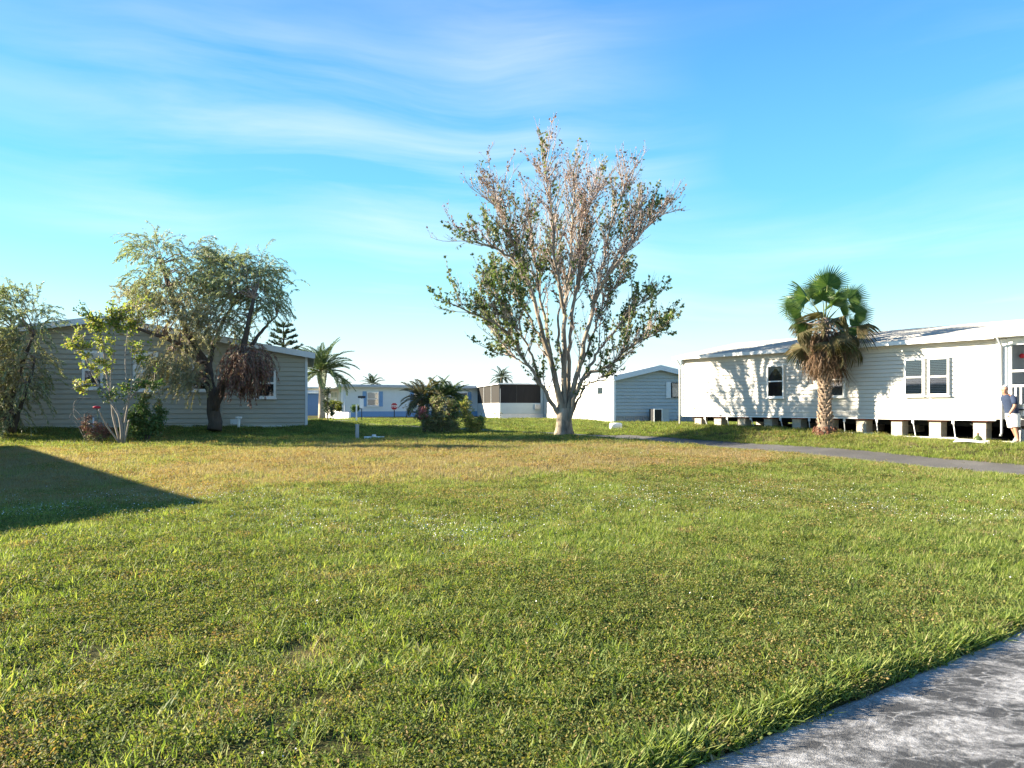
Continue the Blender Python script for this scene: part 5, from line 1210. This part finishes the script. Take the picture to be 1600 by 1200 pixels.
sh1.tube([(-.16, -.13, 1.30), (-.155, -.19, 1.275), (-.175, -.235, 1.18), (-.19, -.255, 1.11)], [.085, .085, .078, .074], 10); sh1.tube([(-.13, .13, 1.30), (-.10, .19, 1.275), (-.03, .225, 1.20), (.03, .25, 1.15)], [.085, .085, .078, .074], 10)
sh1.build('shirt', M['navy'], man)
sh2 = MB(); loft(sh2, [(-.005, 0, .945, .15, .178, 0), (.0, 0, .86, .16, .185, 0), (.01, 0, .76, .165, .19, 0)])
sh2.tube([(.0, -.09, .80), (-.01, -.11, .66), (-.025, -.12, .47)], [.125, .122, .118], 12, cap=False); sh2.tube([(.03, .09, .80), (.07, .11, .66), (.12, .12, .48)], [.125, .122, .118], 12, cap=False)
sh2.build('shorts', M['shorts'], man)
for q in ((.05, -.12, .05), (.30, .12, .05)):
    skin_obj('shoe', [[(q[0] + .03, q[1], q[2], .055, .05), (q[0] - .08, q[1], q[2] - .005, .05, .045), (q[0] - .19, q[1], q[2] - .015, .045, .036)]], M['white'], man)
skin_obj('hair', [[(-.20, 0, 1.47, .05, .06), (-.215, 0, 1.54, .072, .082), (-.25, 0, 1.605, .07, .078), (-.31, 0, 1.625, .045)]], M['hair'], man)
tote = thing('storage_tote', 'white plastic tote with a dark band held behind the man', 'tote', (pp.x + .42, pp.y + .1, zg + .78), math.radians(10))
MB().prism([(-.22, 0), (.30, 0), (.34, .30), (-.25, .30)], -.18, .18, 'y').build('body', M['white'], tote); MB().box(-.262, .35, -.195, .195, .16, .20).build('band', M['dark_metal'], tote); MB().box(-.28, .37, -.21, .21, .301, .34).build('lid', M['white'], tote)

# ------------------------------------------------------------------ grass, weeds and small flowers (stuff)
def grass_mat(name, greens, browns, trans=.3, rough=.55):
    m, nt, out = newmat(name)
    oi = nt.nodes.new('ShaderNodeObjectInfo'); ge = nt.nodes.new('ShaderNodeNewGeometry')
    at = nt.nodes.new('ShaderNodeAttribute'); at.attribute_type = 'INSTANCER'; at.attribute_name = 'dry'
    f = mth(nt, 'FRACT', mth(nt, 'ADD', mth(nt, 'MULTIPLY', oi.outputs['Random'], .9), mth(nt, 'MULTIPLY', ge.outputs['Random Per Island'], .55)))
    a = ramp(nt, f, [(i / (len(greens) - 1), k) for i, k in enumerate(greens)]); b = ramp(nt, f, [(i / (len(browns) - 1), k) for i, k in enumerate(browns)])
    # each blade is either green or dried
    pick = nd(nt, 'ShaderNodeMath'); pick.operation = 'GREATER_THAN'
    wn_ = nt.nodes.new('ShaderNodeTexWhiteNoise'); wn_.noise_dimensions = '2D'
    cx_ = nt.nodes.new('ShaderNodeCombineXYZ'); nt.links.new(oi.outputs['Random'], cx_.inputs[0]); nt.links.new(ge.outputs['Random Per Island'], cx_.inputs[1]); nt.links.new(cx_.outputs[0], wn_.inputs['Vector'])
    nt.links.new(at.outputs['Fac'], pick.inputs[0]); nt.links.new(wn_.outputs['Value'], pick.inputs[1])
    c = mixc_(nt, mth(nt, 'ADD', mth(nt, 'MULTIPLY', pick.outputs[0], .8), mth(nt, 'MULTIPLY', at.outputs['Fac'], .2), True), a, b)
    d = nd(nt, 'ShaderNodeBsdfPrincipled', Base_Color=c, Roughness=rough); d.inputs['Specular IOR Level'].default_value = .3
    tr = nd(nt, 'ShaderNodeBsdfTranslucent', Color=mixc_(nt, 1.0, c, (1.25, 1.3, .6, 1), 'MULTIPLY'))
    mx = nd(nt, 'ShaderNodeMixShader', Fac=trans); nt.links.new(d.outputs[0], mx.inputs[1]); nt.links.new(tr.outputs[0], mx.inputs[2]); nt.links.new(mx.outputs[0], out.inputs[0]); return m
M['blade'] = grass_mat('grass_blade', G((.092, .148, .028), (.162, .225, .048), (.248, .302, .076), (.360, .372, .125)), G((.27, .21, .12), (.36, .285, .165), (.22, .155, .09), (.41, .345, .22)), .5)
M['weed'] = grass_mat('weed_leaf', G((.046, .074, .017), (.090, .124, .028), (.165, .195, .050), (.225, .175, .058)), G((.30, .19, .09), (.38, .27, .12), (.26, .14, .065)), .4, .7)
M['petal_white'] = surf_mat('white_petal', (.80, .80, .80), .7, .05, 5.0)
def blade_geo(mb, base, az, L_, w, lean, curl, r, segs=3):
    d = Vector((math.cos(az) * math.sin(lean), math.sin(az) * math.sin(lean), math.cos(lean))); s = Vector((-math.sin(az), math.cos(az), 0))
    tw = r.uniform(-.6, .6); s = (s * math.cos(tw) + Vector((0, 0, 1)) * math.sin(tw) * .5).normalized(); V = []; p = Vector(base)
    for k in range(segs + 1):
        ww = w * (1 - (k / segs) ** 2.2) * .5 + .0004; V += [p - s * ww, p + s * ww]
        p = p + d * L_ / segs; d = (d + Vector((math.cos(az), math.sin(az), -.4)) * curl / segs).normalized()
    mb.add(V, [(2 * k, 2 * k + 1, 2 * k + 3, 2 * k + 2) for k in range(segs)])
def clump(kind, seed):
    r = random.Random(seed); mb = MB()
    if kind == 'tuft':
        for _ in range(11): blade_geo(mb, (r.gauss(0, .022), r.gauss(0, .022), 0), r.uniform(0, 6.28), r.uniform(.03, .07), r.uniform(.004, .0075), r.uniform(.2, 1.1), r.uniform(.2, .9), r)
    elif kind == 'tall':
        for _ in range(7): blade_geo(mb, (r.gauss(0, .02), r.gauss(0, .02), 0), r.uniform(0, 6.28), r.uniform(.05, .105), r.uniform(.0055, .0105), r.uniform(.1, .8), r.uniform(.1, .8), r, 4)
    elif kind == 'runner':
        for _ in range(8): blade_geo(mb, (r.gauss(0, .035), r.gauss(0, .035), .01), r.uniform(0, 6.28), r.uniform(.06, .12), r.uniform(.008, .0125), r.uniform(.55, 1.3), r.uniform(.1, .6), r, 4)
    elif kind == 'fine':
        for _ in range(34): blade_geo(mb, (r.uniform(-.09, .09), r.uniform(-.09, .09), 0), r.uniform(0, 6.28), r.uniform(.025, .065), r.uniform(.0025, .0045), r.uniform(.1, 1.1), r.uniform(.1, .8), r, 2)
    elif kind == 'weed':
        P, T, Ls = [], [], []
        for _ in range(150):
            a = r.uniform(0, 6.28); q = .115 * math.sqrt(r.random()); P.append((q * math.cos(a), q * math.sin(a), r.uniform(.004, .045))); b = r.uniform(0, 6.28); T.append((math.cos(b), math.sin(b), r.uniform(-.1, .8))); Ls.append(r.uniform(.009, .021))
        V, F = leaf_arrays(np.array(P), np.array(T), np.array(Ls), np.array(Ls) * .62, .12, np.random.default_rng(seed)); mb.add(V.tolist(), F.tolist())
    elif kind == 'flower':
        for _ in range(4):
            c = Vector((r.uniform(-.09, .09), r.uniform(-.09, .09), r.uniform(.02, .045))); a0 = r.uniform(0, 6.28); t = Vector((r.gauss(0, .5), r.gauss(0, .5), 1)).normalized(); u = t.cross(Vector((1, 0, 0))).normalized(); v = t.cross(u)
            q = r.uniform(.0035, .0065)
            mb.add([c + (u * math.cos(a0 + k * .785) + v * math.sin(a0 + k * .785)) * q * (1 if k % 2 else .45) for k in range(8)], [tuple(range(8))])
    return mb
protos = bpy.data.collections.new('grass_clumps')
kinds = [('tuft', 'blade'), ('tuft', 'blade'), ('tuft', 'blade'), ('tall', 'blade'), ('tall', 'blade'), ('fine', 'blade'), ('fine', 'blade'), ('weed', 'weed'), ('weed', 'weed'), ('weed', 'weed'), ('flower', 'petal_white'), ('runner', 'blade'), ('runner', 'blade')]
for i, (k, m) in enumerate(kinds):
    o = bpy.data.objects.new('clump_%02d' % i, clump(k, 100 + i).mesh('clump_%02d' % i, M[m])); protos.objects.link(o)
def scatter(name, pts, idx, sc, rot, dryv, label, cat):
    me = bpy.data.meshes.new(name); me.vertices.add(len(pts)); me.vertices.foreach_set('co', pts.astype(np.float32).ravel())
    for nm, ty, arr, key in (('pick', 'INT', idx.astype(np.int32), 'value'), ('size', 'FLOAT', sc.astype(np.float32), 'value'), ('dry', 'FLOAT', dryv.astype(np.float32), 'value'), ('turn', 'FLOAT_VECTOR', rot.astype(np.float32).ravel(), 'vector')):
        me.attributes.new(nm, ty, 'POINT').data.foreach_set(key, arr)
    me.update(); o = bpy.data.objects.new(name, me); link(o); tag(o, label, cat, kind='stuff')
    ng = bpy.data.node_groups.new(name + '_scatter', 'GeometryNodeTree')
    ng.interface.new_socket('Geometry', in_out='INPUT', socket_type='NodeSocketGeometry'); ng.interface.new_socket('Geometry', in_out='OUTPUT', socket_type='NodeSocketGeometry')
    N = ng.nodes; gi = N.new('NodeGroupInput'); go = N.new('NodeGroupOutput'); mp_ = N.new('GeometryNodeMeshToPoints'); ip = N.new('GeometryNodeInstanceOnPoints'); ci = N.new('GeometryNodeCollectionInfo')
    ci.inputs['Collection'].default_value = protos; ci.inputs['Separate Children'].default_value = True; ci.inputs['Reset Children'].default_value = True
    def attr(nm, ty):
        a = N.new('GeometryNodeInputNamedAttribute'); a.data_type = ty; a.inputs['Name'].default_value = nm; return a.outputs['Attribute']
    ng.links.new(gi.outputs[0], mp_.inputs[0]); ng.links.new(mp_.outputs[0], ip.inputs['Points']); ng.links.new(ci.outputs[0], ip.inputs['Instance'])
    ip.inputs['Pick Instance'].default_value = True; ng.links.new(attr('pick', 'INT'), ip.inputs['Instance Index'])
    er = N.new('FunctionNodeEulerToRotation'); ng.links.new(attr('turn', 'FLOAT_VECTOR'), er.inputs[0]); ng.links.new(er.outputs[0], ip.inputs['Rotation'])
    ng.links.new(attr('size', 'FLOAT'), ip.inputs['Scale']); ng.links.new(ip.outputs[0], go.inputs[0])
    md = o.modifiers.new('scatter', 'NODES'); md.node_group = ng; return o
gr = np.random.default_rng(77)
def sample(y0, y1, dens, margin):
    """uniform points in the visible wedge widened by margin"""
    half1 = 0.70 * y1 + margin; n = int(dens * 2 * half1 * (y1 - y0)); x = gr.uniform(-half1, half1, n); y = gr.uniform(y0, y1, n)
    k = np.abs(x) < 0.70 * y + margin; x, y = x[k], y[k]
    ok = (drive_s(x, y) < 0.0) | (y > 10)
    ok &= (np.abs(road_s(x, y)) > ROAD_H - 0.05) | (y < 6)
    dd = np.abs((y - CROSS_P.y) - 0.1 * (x - CROSS_P.x)); ok &= ~((dd < 1.75) & (x < -4.5))
    for O, th, a, b, c, d in ((HR_O, HR_T, 0, 18, -.0, 8), (HL_O, HL_T, 0, HL_W, 0, 10), (hc_o, HC_T, 0, 6.6, 0, 36), (hc_o, HC_T, -4.2, 0, 19, 36), (HF, HF_T, -3.5, 16.5, 0, 12)):
        ok &= rect_dist(x, y, O, th, a, b, c, d) > 0.02
    ok &= ~((rect_dist(x, y, hc_o, HC_T, -3.5, 0, 0, 19) < .01) & False)
    return x[ok], y[ok]
X, Y, I, SC = [], [], [], []
def lay(y0, y1, dens, margin, scale, kindset, probf):
    x, y = sample(y0, y1, dens, margin); pr = probf(x, y); k = gr.random(len(x)) < pr
    x, y = x[k], y[k]; X.append(x); Y.append(y); I.append(gr.choice(kindset, len(x))); SC.append(scale * gr.uniform(.75, 1.25, len(x)))
patch = lambda x, y, s, a, b, sc=1.2: sstep(a, b, fbm(x * sc, y * sc, s))
weedy = lambda x, y: np.clip(.25 + .75 * patch(x, y, 51, .35, .6, .7), 0, 1) * (1 - .85 * dryness(x, y)) * (1 - .8 * sstep(0, 5, x - .4 * y + 1.5)) * (1 - .65 * sstep(5, 9, y))
grassy = lambda x, y: np.clip(.30 + .70 * patch(x, y, 57, .38, .62, 1.1), 0, 1)
one = lambda x, y: 1 + 0 * x
BANDS = [(2.3, 6, 1.0, 1.2, 1.0), (6, 10, .72, 1.5, 1.12), (10, 15, .42, 1.6, 1.4), (15, 24, .22, 1.8, 1.75), (24, 36, .11, 2, 2.2), (36, 62, .035, 2, 3.0)]
for y0, y1, k, mg, sc in BANDS:
    lay(y0, y1, 300 * k, mg, sc, [7, 8, 9], weedy)
    lay(y0, y1, (150 if y0 < 6 else 300) * k, mg, sc * .95, [5, 6], lambda x, y: np.clip(.40 + .55 * dryness(x, y) + .35 * (y > 7), 0, 1))
    lay(y0, y1, 230 * k, mg, sc * (1.0 if y0 < 10 else .8), [0, 1, 2], grassy)
    lay(y0, y1, (110 if y0 < 10 else 34) * k, mg, sc * (1.0 if y0 < 10 else .65), [3, 4], lambda x, y: grassy(x, y) * (1 - .8 * dryness(x, y)))
lay(2.3, 9, 26, 1.2, 1.0, [11, 12], grassy)
# overhanging fringe along the driveway edge
t = gr.uniform(-1.5, 5.5, 2600); q = -np.abs(gr.normal(0, .09, 2600)) + .09 * (fbm(t * 1.9, t * 0 + 3, 83) - .45) + np.where(gr.random(2600) < .05, .04, 0)
fx = 0.76 + .819 * t + .574 * q; fy = 3.235 + .574 * t - .819 * q
X.append(fx); Y.append(fy); I.append(gr.choice([0, 1, 2, 3, 4, 11, 11, 12, 12], 2600)); SC.append(gr.uniform(.8, 1.25, 2600))
# fringe along the lane
for s in (-1, 1):
    t = gr.uniform(-20, 40, 5200); q = s * (ROAD_H - .02 + np.abs(gr.normal(0, .08, 5200)))
    X.append(ROAD_P.x + DIR[0] * t + PER[0] * q); Y.append(ROAD_P.y + DIR[1] * t + PER[1] * q); I.append(gr.choice([0, 1, 2, 5, 6], 5200)); SC.append(gr.uniform(1.0, 1.7, 5200))
X, Y, I, SC = map(np.concatenate, (X, Y, I, SC)); n = len(X)
rot = np.stack([gr.normal(0, .12, n), gr.normal(0, .12, n), gr.uniform(0, 6.283, n)], 1)
dv = np.clip(dryness(X, Y) + gr.normal(0, .13, n) * (gr.random(n) < .6), 0, 1)
scatter('grass', np.stack([X, Y, ground_z(X, Y) - .004], 1), I, SC, rot, dv, 'mixed green and straw brown grass covering the vacant lot', 'grass')
# white wildflowers in patches
fx, fy = sample(3, 24, 170, 1)
c = lambda x0, y0, sx, sy: np.exp(-((fx - x0) / sx) ** 2 - ((fy - y0) / sy) ** 2)
fp = 1.6 * c(-1.0, 9.3, 1.2, .8) + .45 * c(-2.6, 10.3, 1.6, 1.2) + .5 * c(4.3, 12.6, 2.4, 1.6) + .4 * c(-6.2, 11.5, 1.8, 2.0) + .3 * c(6.5, 10.5, 1.6, .8) + .3 * c(1.5, 11.5, 2.0, 1.4) + .35 * c(-4.5, 12.4, 2, .7)
fp = fp * (.35 + 1.1 * patch(fx, fy, 61, .35, .6, 2.0)) + .006
k = gr.random(len(fx)) < fp; fx, fy = fx[k], fy[k]; n = len(fx)
scatter('wildflowers', np.stack([fx, fy, ground_z(fx, fy)], 1), np.full(n, 10), gr.uniform(.75, 1.25, n) * (1 + .025 * fy), np.stack([0 * fx, 0 * fx, gr.uniform(0, 6.28, n)], 1), 0 * fx, 'tiny white wildflowers scattered in patches through the lawn', 'wildflowers')
